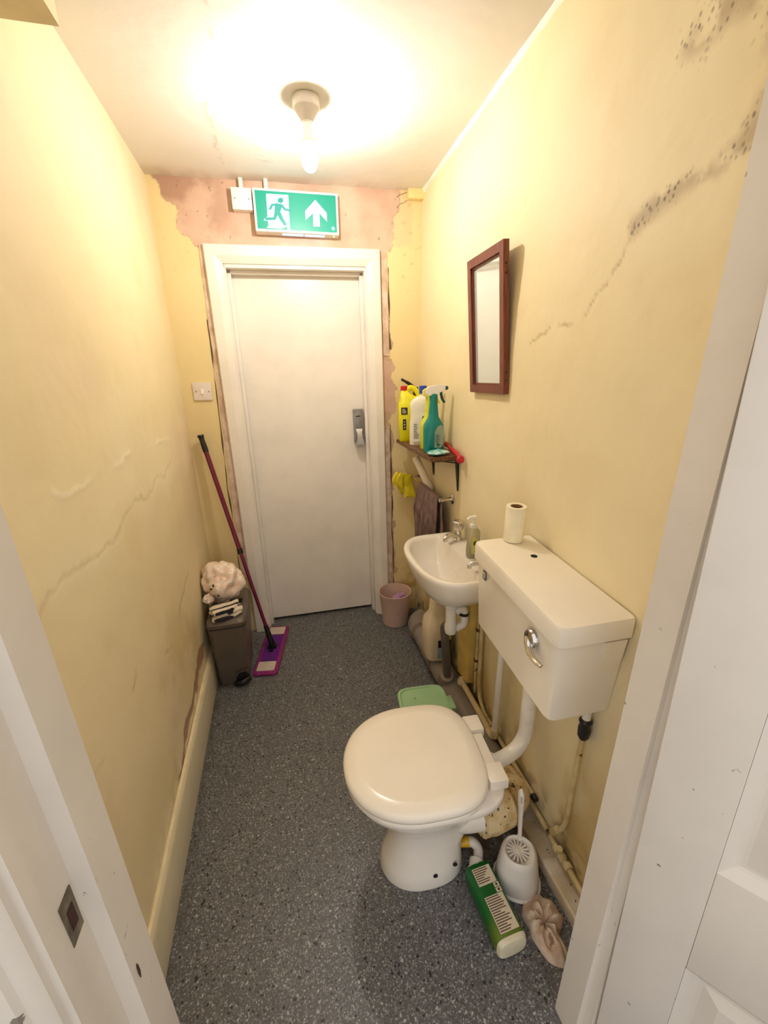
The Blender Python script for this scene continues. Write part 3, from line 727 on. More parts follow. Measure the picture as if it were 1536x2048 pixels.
def spray(name, label, loc, rz, mbody, mhead, mlever, s=1.0):
    t = thing(name, label, 'spray bottle', loc, (0, 0, rz), group='trigger sprays on the shelf')
    bm = NB(); rings = []
    for z, a_, b_ in ((0, .038, .026), (.004, .041, .029), (.095, .041, .029), (.112, .040, .028), (.130, .030, .023), (.145, .021, .018), (.165, .0185, .017), (.205, .0155, .0150), (.214, .0145, .0145)):
        rings.append(sup(a_*s, b_*s, 2.8, 32, 0, 0, z*s))
    loft(bm, rings); obj('body', bm, mbody, t)
    bm = NB(); lathe(bm, [(.0165*s, .208*s), (.0165*s, .232*s), (.012*s, .236*s)], 20); obj('collar', bm, mbody, t)
    bm = NB()
    secs = [(-.030, .236, .254, .010), (-.018, .228, .262, .012), (.010, .232, .268, .0125), (.034, .244, .268, .011), (.046, .247, .264, .010)]
    loft(bm, [[V(x*s, -w*s, z0*s), V(x*s, w*s, z0*s), V(x*s, w*s*.8, z1*s), V(x*s, -w*s*.8, z1*s)] for x, z0, z1, w in secs]); bev(bm, .003*s)
    obj('trigger_head', bm, mhead, t)
    bm = NB(); lathe(bm, [(.008*s, .0), (.008*s, .010*s), (.005*s, .014*s)], 14, (.045*s, 0, .2555*s), Matrix.Rotation(PI/2, 4, 'Y')); obj('nozzle', bm, mlever, t)
    bm = NB(); tube(bm, smooth_path([(.030*s, 0, .246*s), (.032*s, 0, .228*s), (.038*s, 0, .210*s), (.046*s, 0, .200*s)], 5), [.006*s]*10+[.005*s]*6, 8); obj('trigger', bm, mlever, t)
    return t
MT = plain('teal_plastic', (0, 128, 122), 0.32, var=0.06)
ts = spray('teal_spray_bottle', 'teal trigger spray bottle at the front of the shelf', (0.684, 1.795, SZ), -0.12, MT, MWPL, plain('dark_teal_plastic', (10, 74, 70), 0.35), 1.10)
bm = NB()
def tlab(x, z): return (x, z)
prism(bm, [(-0.001, 0.025), (0.030, 0.025), (0.040, 0.040), (0.042, 0.110), (0.030, 0.126), (0.012, 0.118), (0.0, 0.095)], lambda x, z: V(x, -0.0330+0.25*max(0, x-0.02), z), lambda x, z: V(x, -0.0310+0.25*max(0, x-0.02), z))
lab = obj('label', bm, plain('grey_green_label', (150, 170, 150), 0.5), ts)
stripes(lab, -0.0332, 0.003, 0.026, 0.035, 0.085, 7, INK, seed=8)
spray('lime_spray_bottle', 'lime and white trigger spray bottle behind the teal one', (0.702, 1.895, SZ), 0.0, plain('lime_plastic', (212, 214, 40), 0.35), plain('lime_head', (232, 222, 96), 0.35), plain('lime_lever', (222, 206, 40), 0.35), 1.06)
# sachet, red brush, black brush behind
bm = NB(); rings = []
for i in range(15):
    u = -1+2*i/14; w = 0.032*(1-abs(u)**9)**0.5+0.002 if abs(u) < 1 else 0.002
    ring = []
    for j in range(14):
        a_ = 2*PI*j/14; th = 0.011*(1-abs(u)**2.5)+0.0012
        p = V(u*0.050, w*math.cos(a_), 0.013+th*math.sin(a_)); p.z += 0.005*noise.noise((p.x*70, p.y*70, 1)); ring.append(p)
    rings.append(ring)
loft(bm, rings)
t = Mt('sachet_foil', 0.25); n = t.noise(40, 4); col = t.mix(n.step(0.4, 0.6), lin(90, 176, 170), lin(190, 222, 214)); col = t.mix(t.noise(25, 3, off=4).step(0.6, 0.65), col, lin(40, 130, 150)); t.color(col)
o = tag(obj('sachet', bm, t.m), 'small teal and white foil sachet on the shelf edge', 'sachet'); o.location = (0.676, 1.712, SZ); o.rotation_euler = (0, 0, 0.35)
rb = thing('red_brush', 'red plastic scraper handle hanging over the shelf end', 'brush', (0.747, 1.70, SZ+0.006))
MR = plain('red_plastic', (196, 30, 48), 0.35)
bm = NB(); tube(bm, smooth_path([(0.010, 0.120, 0.024), (0.004, 0.070, 0.018), (0.0, 0.020, 0.012), (-0.006, -0.040, 0.006), (-0.010, -0.085, -0.006)], 6), [0.011]*4+[0.007]*8+[0.010]*8+[0.009]*5, 12); obj('handle', bm, MR, rb)
bm = NB(); lathe(bm, [(0.012, -0.012), (0.016, -0.006), (0.017, 0.008), (0.012, 0.014)], 18, (-0.010, -0.086, -0.012), Matrix.Rotation(1.2, 4, 'X')); obj('end_knob', bm, MR, rb)
bk = thing('black_brush', 'black brush handle lying across the bottles at the back of the shelf', 'brush', (0.72, 2.255, SZ))
bm = NB(); tube(bm, smooth_path([(-0.045, 0.0, 0.318), (0.0, -0.004, 0.292), (0.030, -0.008, 0.268)], 6), [0.007]*4+[0.009]*9, 10); obj('handle', bm, MBLK, bk)
bm = NB(); loft(bm, [sup(0.014, 0.012, 3, 16, 0.032, -0.008, z) for z in (0.001, 0.25, 0.275)]); obj('stem', bm, MBLK, bk)

# ================================================================== TOWEL RAIL, TOWEL, GLOVES, PAPER ROLL
RZ, RY0, RY1 = 0.912, 1.745, 2.24
rx = lambda y: xr(y, RZ)-0.058
tr_ = thing('towel_rail', 'chrome towel rail on the right wall under the shelf', 'towel rail', (0, 0, 0))
bm = NB(); tube(bm, [(rx(RY0-0.012), RY0-0.012, RZ), (rx(RY1+0.01), RY1+0.01, RZ)], 0.006, 12); obj('bar', bm, MCHR, tr_)
for y in (RY0, RY1):
    X = xr(y, RZ); bm = NB()
    lathe(bm, [(0.024, 0.0), (0.024, 0.004), (0.012, 0.010), (0.008, 0.022), (0.008, 0.062), (0.010, 0.068)], 20, (X-0.001, y, RZ), Matrix.Rotation(-PI/2, 4, 'Y'), sx=1.0); obj('mount', bm, MCHR, tr_)
# towel: folded cloth over the bar, both flaps hang with pleats
def towel():
    bm = NB(); nu, nv = 46, 40; y0, y1 = 1.775, 2.075; grid = []
    fl, bl_ = 0.290, 0.225
    for i in range(nu):
        u = i/(nu-1); row = []
        for j in range(nv):
            s = j/(nv-1)*(fl+bl_+0.03)
            y = y0 + (y1-y0)*u
            if s < fl: x, z = -0.013, RZ-(fl-s)
            elif s < fl+0.03:
                a_ = (s-fl)/0.03*PI; x, z = -0.013*math.cos(a_), RZ+0.011*math.sin(a_)
            else: x, z = 0.013, RZ-(s-fl-0.03)
            drop = min(1, abs(z-RZ)/0.12)
            w = 0.019*math.sin(u*PI*7.0+0.6*math.sin(z*9)) + 0.005*math.sin(u*PI*17+1)
            x += (w*drop - 0.018*drop) if s < fl else (-w*0.5*drop+0.006*drop)
            y += 0.03*drop*(u-0.5)*(-0.4) + (-0.03*drop*(1-u) if s >= fl else 0)
            row.append(V(rx(y)+x, y, z-0.012*(u)*drop))
        grid.append(row)
    vs = [[bm.verts.new(p) for p in r] for r in grid]
    for i in range(nu-1):
        for j in range(nv-1): bm.faces.new((vs[i][j], vs[i+1][j], vs[i+1][j+1], vs[i][j+1]))
    bmesh.ops.recalc_face_normals(bm, faces=bm.faces)
    bmesh.ops.solidify(bm, geom=bm.faces[:], thickness=0.005)
    t = Mt('brown_towel', 0.95); n = t.noise(90, 4, stretch=(1, 1, 0.2)); t.color(t.mix(n.step(0.3, 0.7), lin(106, 82, 76), lin(142, 116, 108))); t.bump(t.noise(260, 3), 0.002, 0.7)
    tag(obj('towel', bm, t.m), 'brown grey hand towel draped over the chrome rail', 'towel')
towel()
# yellow rubber gloves hanging at the far end of the rail
gv = thing('rubber_gloves', 'pair of yellow rubber gloves behind the towel', 'gloves', (0.695, 2.245, 0.905))
MG = plain('yellow_rubber', (226, 204, 30), 0.4, var=0.12, sc=30)
for k, (dx, dy, ln, cl_) in enumerate(((0.0, 0.0, 0.13, 0.0), (-0.018, 0.022, 0.11, 0.3))):
    bm = NB(); rings = []
    for i in range(14):
        s = i/13; w = 0.036-0.008*math.sin(s*PI); th = 0.011+0.003*math.sin(s*9)
        c = V(dx-0.01+0.03*s, dy-0.005, 0.016*math.sin(min(1, s*2.5)*PI) - s*ln + 0.02)
        rings.append([c + V(w*math.cos(a_)*(1+0.1*math.sin(5*a_+s*6)), th*math.sin(a_), 0.004*math.cos(3*a_)) for a_ in [2*PI*j/18 for j in range(18)]])
    loft(bm, rings); obj('cuff', bm, MG, gv)
    for f in range(4):
        bm = NB(); b0 = V(dx-0.02+0.009*f, dy-0.006, 0.015)
        tube(bm, smooth_path([b0, b0+V(-0.018-0.006*f, -0.008, 0.016-0.004*f), b0+V(-0.036-0.002*f, -0.012, -0.010-0.012*f), b0+V(-0.040, -0.012, -0.040-0.012*f)], 4), [0.0085]*10+[0.0075, 0.0065, 0.004], 10); obj('finger', bm, MG, gv)
# paper roll leaning behind the towel
bm = NB(); A, B = V(0.706, 2.115, 1.048), V(0.754, 2.005, 0.888)
tube(bm, [A, A+(B-A)*0.02, A+(B-A)*0.98, B], [0.017, 0.020, 0.020, 0.017], 24)
pr_ = tag(obj('paper_roll', bm, plain('cream_paper', (240, 226, 204), 0.85, bump=0.0008, bsc=120)), 'white paper roll leaning behind the towel below the shelf', 'paper roll')

# ================================================================== BASIN
BZ = 0.775
bs = thing('wash_basin', 'white ceramic wash basin fixed to the right wall', 'basin', (0, 0, 0))
BY0, BY1, BXF = 1.190, 1.688, 0.458
bcy = (BY0+BY1)/2
def bring(inset, z, back=0.0, sc=1.0, cxs=0.62, n=56, front=0.0):
    out = []
    hw = (BY1-BY0)/2-inset
    for j in range(n):
        t = 2*PI*j/n; c_, s_ = math.cos(t), math.sin(t)
        if c_ < 0: ex, ey = 2.5, 2.5
        else: ex, ey = 9, 5
        yb = bcy + hw*sc*math.copysign(abs(s_)**(2/ey), s_)
        X0 = 0.605; depth_f = X0-BXF-inset-front; depth_b = xr(yb, z)-0.001-back-X0
        xx = X0 + (depth_b if c_ > 0 else depth_f*sc)*math.copysign(abs(c_)**(2/ex), c_)
        out.append(V(xx, yb, z))
    return out
bm = NB()
def scaled(r, s, c, z): return [V(c[0]+(p.x-c[0])*s, c[1]+(p.y-c[1])*s, z) for p in r]
oc = (0.625, bcy)
base_in = bring(0.026, BZ, back=0.085)
rings = [scaled(bring(0, BZ), 0.30, oc, BZ-0.175), scaled(bring(0, BZ), 0.46, oc, BZ-0.168), scaled(bring(0, BZ), 0.66, oc, BZ-0.140), scaled(bring(0, BZ), 0.84, oc, BZ-0.095),
         bring(0.012, BZ-0.050), bring(0.003, BZ-0.024), bring(0.0, BZ-0.012), bring(0.003, BZ-0.002), bring(0.010, BZ+0.001), bring(0.018, BZ-0.001, back=0.06)]
ic = (0.585, bcy)
for s, dz in ((1.0, -0.004), (0.975, -0.014), (0.93, -0.045), (0.84, -0.085), (0.66, -0.115), (0.40, -0.130), (0.10, -0.134)):
    rings.append(scaled(base_in, s, ic, BZ+dz))
# keep the back edges of the outer rings on the wall side
for r in rings[:4]:
    for p in r: p.x = min(p.x, xr(p.y, p.z)-0.002)
loft(bm, rings); obj('bowl', bm, MCER, bs, ang=60)
bm = NB(); lathe(bm, [(0.022, 0), (0.024, 0.003), (0.015, 0.004), (0.012, 0.001)], 20, (0.585, bcy, BZ-0.134)); w_ = obj('waste_ring', bm, MCHR, bs)
bm = NB(); lathe(bm, [(0.0115, 0.0), (0.0115, 0.0022)], 16, (0.585, bcy, BZ-0.134)); obj('plug_hole', bm, MDARK, bs)
def tap(name, label, loc, rz):
    t = thing(name, label, 'tap', loc, (0, 0, rz), group='chrome taps on the wash basin')
    bm = NB(); lathe(bm, [(0.020, 0.0), (0.020, 0.004), (0.015, 0.010), (0.0145, 0.030), (0.012, 0.036), (0.009, 0.040), (0.009, 0.050)], 20); obj('body', bm, MCHR, t)
    bm = NB(); tube(bm, smooth_path([(0.004, 0, 0.016), (-0.030, 0, 0.030), (-0.065, 0, 0.030), (-0.080, 0, 0.022)], 5), [0.012]*5+[0.0105]*6+[0.0095]*3+[0.0098]*2, 14); sp_ = obj('spout', bm, MCHR, t)
    bm = NB(); lathe(bm, [(0.0085, 0), (0.0085, -0.012), (0.0065, -0.013)], 14, (-0.076, 0, 0.024)); obj('nozzle', bm, MCHR, sp_)
    bm = NB(); rings = []
    for z, r in ((0.046, 0.012), (0.050, 0.018), (0.064, 0.022), (0.084, 0.024), (0.088, 0.022), (0.090, 0.018)):
        rings.append([V(r*(1+0.07*math.cos(8*a_))*math.cos(a_), r*(1+0.07*math.cos(8*a_))*math.sin(a_), z) for a_ in [2*PI*j/48 for j in range(48)]])
    loft(bm, rings); obj('knob', bm, MCHR, t)
tap('basin_tap', 'chrome pillar tap at the far side of the basin', (0.722, 1.578, BZ), 0.35)
tap('basin_tap', 'chrome pillar tap near the cistern end of the basin', (0.712, 1.275, BZ), -0.12)
# soap dispenser
so = thing('soap_dispenser', 'clear pump soap bottle with green label on the basin', 'soap bottle', (0.705, 1.398, BZ), (0, 0, 0.2))
bm = NB(); loft(bm, [sup(a_, b_, 2.5, 28, 0, 0, z) for z, a_, b_ in ((0, .024, .018), (.004, .027, .021), (.03, .029, .022), (.06, .026, .020), (.09, .0275, .021), (.108, .026, .020), (.120, .017, .016), (.126, .013, .013))])
obj('bottle', bm, clearish('soap_clear', (238, 230, 192), 0.12, 0.6), so)
bm = NB(); loft(bm, [sup(a_, b_, 2.5, 28, 0, 0, z) for z, a_, b_ in ((.003, .022, .016), (.03, .0265, .0195), (.052, .0245, .018))]); obj('liquid_soap', bm, plain('green_soap', (200, 190, 100), 0.25), so)
bm = NB(); prism(bm, [(-.020, .022), (.004, .020), (.008, .05), (.002, .085), (-.016, .092), (-.023, .06)], lambda x, z: V(x, -.0230+abs(x)*.12, z), lambda x, z: V(x, -.0215+abs(x)*.12, z))
lab = obj('label', bm, plain('soap_label', (222, 214, 120), 0.4), so)
bm = NB(); lathe(bm, [(.009, 0), (.009, .001)], 14, (-.007, -.0226, .066), Matrix.Rotation(PI/2, 4, 'X')); obj('leaf_print', bm, plain('dark_green', (38, 84, 30), 0.5), lab)
bm = NB(); lathe(bm, [(.0145, .124), (.0145, .136), (.006, .139), (.006, .160), (.009, .163), (.009, .171), (.004, .173)], 18); pm = obj('pump', bm, plain('pump_white', (240, 236, 222), 0.3), so)
bm = NB(); tube(bm, [(0, 0, .168), (-.022, -.002, .169), (-.036, -.003, .163)], [.006, .005, .0038], 10); obj('pump_nozzle', bm, plain('pump_white', (240, 236, 222)), so)
# trap and waste
tp = thing('basin_trap', 'white plastic bottle trap with grey waste pipe under the basin', 'trap', (0, 0, 0))
TX, TY = 0.622, 1.405
bm = NB(); lathe(bm, [(0.024, 0.572), (0.024, 0.602)], 18, (TX, TY, 0)); obj('nut', bm, plain('dark_brown_rubber', (48, 34, 26), 0.6), tp)
bm = NB(); lathe(bm, [(0.012, 0.430), (0.023, 0.436), (0.026, 0.452), (0.026, 0.474), (0.022, 0.480), (0.022, 0.555), (0.027, 0.560), (0.027, 0.576)], 20, (TX, TY, 0)); obj('trap_body', bm, MWPL, tp)
bm = NB(); tube(bm, smooth_path([(TX+0.018, TY-0.004, 0.535), (TX+0.050, TY-0.006, 0.545), (TX+0.058, TY-0.006, 0.510), (TX+0.054, TY-0.006, 0.470), (TX+0.020, TY-0.002, 0.452)], 6), 0.017, 14); obj('return_bend', bm, MWPL, tp)
bm = NB(); lathe(bm, [(0.020, -0.006), (0.020, 0.006)], 18, (TX+0.056, TY-0.006, 0.520)); obj('seal', bm, MBLK, tp)
bm = NB(); tube(bm, elbow((TX-0.004, TY+0.01, 0.458), (TX-0.010, TY+0.045, 0.448), (0.655, 1.500, 0.115), 0.03), 0.0185, 16); obj('waste_pipe', bm, plain('dark_grey_pipe', (104, 94, 84), 0.45), tp)
# soil pipe
sl = thing('soil_pipe', 'large grey plastic soil pipe along the foot of the right wall', 'pipe', (0, 0, 0))
sxp = lambda y: 0.671 + (y-1.1)*0.017
path = [(sxp(1.02), 1.02, 0.062)] + [(sxp(y), y, 0.060+ (y-1.02)*0.006) for y in (1.3, 1.6, 1.9, 2.0)]
bm = NB(); tube(bm, path, 0.054, 28); obj('pipe', bm, MGREY, sl)
bm = NB(); tube(bm, smooth_path([(sxp(1.97), 1.97, 0.066), (sxp(2.0)+.002, 2.02, 0.067), (sxp(2.1)+0.014, 2.055, 0.070), (0.738, 2.080, 0.073)], 6), 0.0575, 28); obj('bend', bm, MGREY, sl)
for y0, y1, r in ((1.935, 1.975, 0.0600), (1.66, 1.70, 0.0595), (1.50, 1.545, 0.0600)):
    bm = NB(); tube(bm, [(sxp(y0), y0, 0.062), (sxp(y0), y0+0.004, 0.062), (sxp(y1), y1-0.004, 0.063), (sxp(y1), y1, 0.063)], [r-0.003, r, r, r-0.003], 28); obj('coupling_ring', bm, plain('pipe_ring', (118, 106, 96), 0.5), sl)
bm = NB(); tube(bm, [(0.657, 1.505, 0.105), (0.650, 1.492, 0.140)], [0.034, 0.030], 20); obj('boss', bm, MGREY, sl)
# jerry can standing on the soil pipe
jc = thing('white_jerrycan', 'white plastic jerrycan with blue label under the basin', 'jerrycan', (0.672, 1.690, 0.1235), (0, 0, -0.12))
MJ = plain('milky_plastic', (226, 208, 176), 0.35, var=0.05)
bm = NB(); loft(bm, [sup(a_, b_, 3.6, 36, cx, 0, z) for z, a_, b_, cx in ((0, .056, .070, 0), (.006, .062, .078, 0), (.06, .066, .082, 0), (.15, .066, .082, 0), (.19, .060, .074, 0), (.215, .044, .055, 0), (.235, .038, .046, 0.002), (.30, .034, .040, .004), (.345, .026, .030, .006), (.36, .018, .018, .008), (.375, .017, .017, .008))]); obj('body', bm, MJ, jc)
bm = NB(); bx(bm, -0.012, 0.050, -0.0845, -0.080, 0.025, 0.125); lab = obj('label', bm, plain('navy_label', (18, 24, 52), 0.5), jc)
bm = NB(); bx(bm, -0.012, 0.012, -0.0855, -0.084, 0.027, 0.085); obj('label_patch', bm, plain('pale_blue_label', (150, 184, 200), 0.5), lab)
stripes(lab, -0.0850, 0.016, 0.046, 0.035, 0.118, 5, MWPL, seed=3)
# waste basket
wbk = thing('waste_basket', 'frosted pink waste basket in the far right corner', 'waste basket', (0.602, 2.205, 0))
bm = NB(); lathe(bm, [(0.074, 0.0), (0.078, 0.003), (0.098, 0.206), (0.1005, 0.210), (0.1005, 0.214), (0.096, 0.214), (0.075, 0.006)], 36, cap0=True, cap1=True)
obj('bucket', bm, clearish('frosted_pink', (236, 204, 190), 0.5, 0.0, 0.82), wbk)
bm = NB(); r_ = bmesh.ops.create_icosphere(bm, subdivisions=3, radius=1)
for v in bm.verts: v.co = V(v.co.x*0.045, v.co.y*0.035, v.co.z*0.06)*(1+0.5*noise.noise(v.co*1.6)) + V(0.626, 2.195, 0.140)
tag(obj('purple_cloth', bm, plain('lilac_cloth', (196, 150, 190), 0.8)), 'crumpled lilac packet in the pink waste basket', 'packet')

# ================================================================== WALL PIPES, DUCT
dk = thing('pipe_duct', 'yellow painted boxed duct on the wall under the basin', 'duct', (0, 0, 0))
bm = NB(); rings = []
for y, (z0, z1) in ((1.395, (0.165, 0.575)), (1.495, (0.150, 0.575))):
    rings.append([V(0.704, y, z0), V(xr(y, 0.3)+0.002, y, z0-0.01), V(xr(y, 0.6)-0.003, y, z1), V(0.706, y, z1)])
loft(bm, rings); bev(bm, 0.006, 2); obj('casing', bm, plain('old_yellow_paint', (226, 192, 104), 0.5, var=0.12, bump=0.002), dk)
MYP = Mt('yellowed_pipe_paint', 0.5); n = MYP.noise(20, 5)
col = MYP.mix(n.step(0.35, 0.7), lin(218, 198, 148), lin(190, 164, 108)); col = MYP.mix(MYP.noise(45, 5, off=4).step(0.62, 0.7), col, lin(84, 64, 34)); MYP.color(col); MYP = MYP.m
def wp(y, z, off): return (xr(y, z)-off, y, z)
p1 = thing('supply_pipe', 'yellow painted supply pipe running along the right wall', 'pipe', (0, 0, 0))
bm = NB(); tube(bm, [wp(1.345, 0.57, 0.013), wp(1.335, 0.40, 0.013), wp(1.330, 0.22, 0.013), wp(1.315, 0.155, 0.013), wp(1.27, 0.118, 0.013), wp(1.10, 0.115, 0.013), wp(0.95, 0.118, 0.013), wp(0.885, 0.120, 0.013)], 0.0085, 12); obj('pipe', bm, MYP, p1)
bm = NB(); tube(bm, [wp(0.889, 0.120, 0.013), wp(0.870, 0.120, 0.013)], 0.0105, 12); obj('end_cap', bm, MBLK, p1)
p1b = thing('riser_pipe', 'thin yellow painted riser pipe beside the boxed duct', 'pipe', (0, 0, 0))
bm = NB(); tube(bm, [wp(1.372, 0.58, 0.012), wp(1.368, 0.35, 0.012), wp(1.364, 0.14, 0.012)], 0.0075, 10); obj('pipe', bm, MYP, p1b)
for z in (0.30, 0.45):
    bm = NB(); tube(bm, [wp(1.369, z-0.006, 0.012), wp(1.369, z+0.006, 0.012)], 0.011, 10); obj('clip', bm, plain('rusty_clip', (96, 62, 34), 0.8), p1b)
p2 = thing('overflow_pipe', 'white overflow pipe dropping from the cistern to a low capped run', 'pipe', (0, 0, 0))
bm = NB(); tube(bm, [wp(1.128, 0.72, 0.036), wp(1.130, 0.40, 0.036), wp(1.130, 0.160, 0.036)], 0.0120, 14); obj('drop', bm, MWPL, p2)
bm = NB(); tube(bm, [wp(1.130, 0.170, 0.036), wp(1.130, 0.135, 0.036), wp(1.145, 0.120, 0.036), wp(1.175, 0.118, 0.036)], 0.0145, 14); obj('bend', bm, plain('yellowed_white', (232, 214, 172), 0.5), p2)
bm = NB(); tube(bm, [wp(1.150, 0.120, 0.036), wp(1.30, 0.124, 0.036), wp(1.430, 0.130, 0.038)], 0.0125, 14); obj('run', bm, plain('cream_pipe', (222, 200, 150), 0.5), p2)
bm = NB(); bmesh.ops.create_icosphere(bm, subdivisions=3, radius=1)
for v in bm.verts:
    c = Vector(wp(1.440, 0.134, 0.040)); v.co = c + V(v.co.x*0.019, v.co.y*0.022, v.co.z*0.022)*(1+0.35*noise.noise(v.co*2.5)) + V(0, 0, 0.012*max(0, v.co.z-0.6))
obj('putty_plug', bm, plain('putty', (216, 196, 156), 0.8, bump=0.002), p2)
p3 = thing('feed_pipe', 'yellow painted cold feed rising to the cistern valve', 'pipe', (0, 0, 0))
bm = NB(); tube(bm, [wp(0.713, 0.545, 0.020), wp(0.716, 0.40, 0.020), wp(0.722, 0.23, 0.018), wp(0.733, 0.185, 0.016), wp(0.752, 0.150, 0.014), wp(0.772, 0.118, 0.014)], 0.0075, 12); obj('pipe', bm, MYP, p3)
bm = NB(); tube(bm, [wp(0.752, 0.152, 0.014), wp(0.772, 0.116, 0.014)], 0.0115, 12); obj('elbow', bm, MYP, p3)
bm = NB(); tube(bm, [wp(1.10, 0.080, 0.013), wp(0.90, 0.084, 0.013), wp(0.775, 0.086, 0.014), wp(0.66, 0.082, 0.014), wp(0.50, 0.08, 0.014)], 0.0085, 12); obj('low_run', bm, MYP, p3)
for y in (0.742, 0.715, 0.690):
    bm = NB(); tube(bm, [wp(y-0.008, 0.084, 0.014), wp(y+0.008, 0.085, 0.014)], 0.0135, 10); obj('fitting', bm, MYP, p3)
bm = NB(); tube(bm, [wp(0.730, 0.095, 0.018), wp(0.722, 0.118, 0.024)], [0.006, 0.009], 10); obj('stopcock', bm, MYP, p3)
bm = NB(); loft(bm, [[Vector(wp(0.712, z, 0.020)) + r*V(math.cos(a_), math.sin(a_), 0) for a_ in [2*PI*j/14 for j in range(14)]] for z, r in ((0.545, 0.009), (0.556, 0.015), (0.580, 0.016), (0.592, 0.013), (0.604, 0.017), (0.612, 0.012))]); obj('valve', bm, MBLK, p3)
bm = NB(); tube(bm, [wp(0.712, 0.600, 0.020), wp(0.712, 0.685, 0.020)], 0.011, 12); obj('valve_tail', bm, MWPL, p3)

# ================================================================== CISTERN
CR = (0.062, 0.0, -0.0389)
ci = thing('cistern', 'white low level cistern with chrome lever on the right wall', 'cistern', (xr(0.88, 0.8)-0.003, 0.880, 0.680), CR)
bm = NB(); rings = []
for z, fx, hy in ((0.0, -0.158, 0.204), (0.004, -0.162, 0.208), (0.10, -0.168, 0.212), (0.232, -0.176, 0.216)):
    rings.append([V(0, -hy, z), V(0, hy, z), V(fx+0.02, hy, z), V(fx+0.006, hy-0.005, z), V(fx, hy-0.02, z), V(fx, -hy+0.02, z), V(fx+0.006, -hy+0.005, z), V(fx+0.02, -hy, z)])
loft(bm, rings); bev(bm, 0.004, 2, 50); body = obj('body', bm, MCIS, ci, ang=30)
bm = NB(); rings = []
for z, g in ((0.2345, -0.002), (0.236, 0.007), (0.278, 0.007), (0.286, 0.004), (0.289, -0.006)):
    fx, hy = -0.178-g, 0.219+g
    bx_ = 0.0
    rings.append([V(bx_, -hy, z), V(bx_, hy, z), V(fx+0.02, hy, z), V(fx+0.006, hy-0.005, z), V(fx, hy-0.02, z), V(fx, -hy+0.02, z), V(fx+0.006, -hy+0.005, z), V(fx+0.02, -hy, z)])
loft(bm, rings); lid = obj('cistern_lid', bm, MCIS, ci, ang=30)
bm = NB(); lathe(bm, [(0.0095, 0), (0.0095, 0.0012)], 18, (-0.062, 0.085, 0.2885)); obj('plug', bm, MDARK, lid)
bm = NB(); prism(bm, [(-0.062, 0.229), (-0.062, 0.195), (-0.052, 0.172), (-0.030, 0.162), (-0.008, 0.175), (-0.004, 0.229)], lambda x, z: V(x, -0.2225, z), lambda x, z: V(x, -0.211, z)); bev(bm, 0.002); obj('side_knockout', bm, MCIS, body)
bm = NB(); bx(bm, -0.1785, -0.1745, 0.138, 0.158, 0.193, 0.221); bev(bm, 0.002); bdg = obj('badge', bm, plain('badge_metal', (126, 116, 104), 0.4, 0.7), body)
stripes(bdg, -0.1787, 0.141, 0.155, 0.199, 0.219, 4, MWPL, axis='x', seed=2)
bm = NB(); lathe(bm, [(0.024, 0), (0.024, 0.006), (0.020, 0.014), (0.008, 0.018)], 24, (-0.174, -0.125, 0.188), Matrix.Rotation(-PI/2, 4, 'Y'), sx=1.15); lv = obj('lever_boss', bm, MCHR, ci)
bm = NB(); tube(bm, smooth_path([(-0.186, -0.122, 0.192), (-0.194, -0.140, 0.176), (-0.196, -0.165, 0.165), (-0.192, -0.192, 0.164)], 5), [0.011]*4+[0.009]*5+[0.0075]*5+[0.006]*2, 12, ez=0.6); obj('flush_lever', bm, MCHR, ci)
# toilet roll on the cistern
bm = NB(); lathe(bm, [(0.0290, 0.0), (0.0300, 0.002), (0.0300, 0.108), (0.0290, 0.110), (0.0185, 0.110), (0.0180, 0.106), (0.0180, 0.002)], 32)
o = thing('toilet_roll', 'half used white toilet roll standing on the cistern', 'toilet roll', (0.668, 1.060, 0.9825), CR)
bm2 = bm; obj('paper', bm2, plain('toilet_paper', (246, 236, 206), 0.9, bump=0.0008, bsc=90), o)
bm = NB(); lathe(bm, [(0.0182, 0.003), (0.0182, 0.1085), (0.0168, 0.1085), (0.0168, 0.003)], 24, cap0=False, cap1=False); obj('cardboard_core', bm, plain('cardboard', (150, 112, 72), 0.9), o)

# ================================================================== TOILET
TO = V(0.292, 0.888, 0)
to = thing('toilet', 'white ceramic toilet with closed seat lid', 'toilet', TO, (0, 0, -0.09))
ZR = 0.385
def oval(f, b, w, z, n=48, eb=2.6, cx=0.0):
    out = []
    for j in range(n):
        t = 2*PI*j/n; c_, s_ = math.cos(t), math.sin(t)
        e = 2.1 if c_ < 0 else eb
        out.append(V(cx + (f if c_ < 0 else b)*math.copysign(abs(c_)**(2/e), c_), w*math.copysign(abs(s_)**(2/e), s_), z))
    return out
bm = NB()
rings = [oval(0.122, 0.136, 0.098, 0.0, cx=0.01), oval(0.125, 0.139, 0.101, 0.010, cx=0.01), oval(0.113, 0.134, 0.094, 0.05, cx=0.01), oval(0.094, 0.132, 0.080, 0.11, cx=0.015), oval(0.088, 0.160, 0.074, 0.17, cx=0.02),
         oval(0.105, 0.182, 0.084, 0.22, cx=0.02), oval(0.145, 0.205, 0.118, 0.275, cx=0.01), oval(0.178, 0.215, 0.148, 0.325, eb=3, cx=0.0), oval(0.190, 0.222, 0.163, 0.352, eb=4), oval(0.194, 0.235, 0.168, 0.362, eb=4.5), oval(0.194, 0.236, 0.168, ZR-0.006, eb=4.5), oval(0.189, 0.232, 0.163, ZR, eb=4.5)]
loft(bm, rings); pan = obj('pan', bm, MCER, to, ang=60)
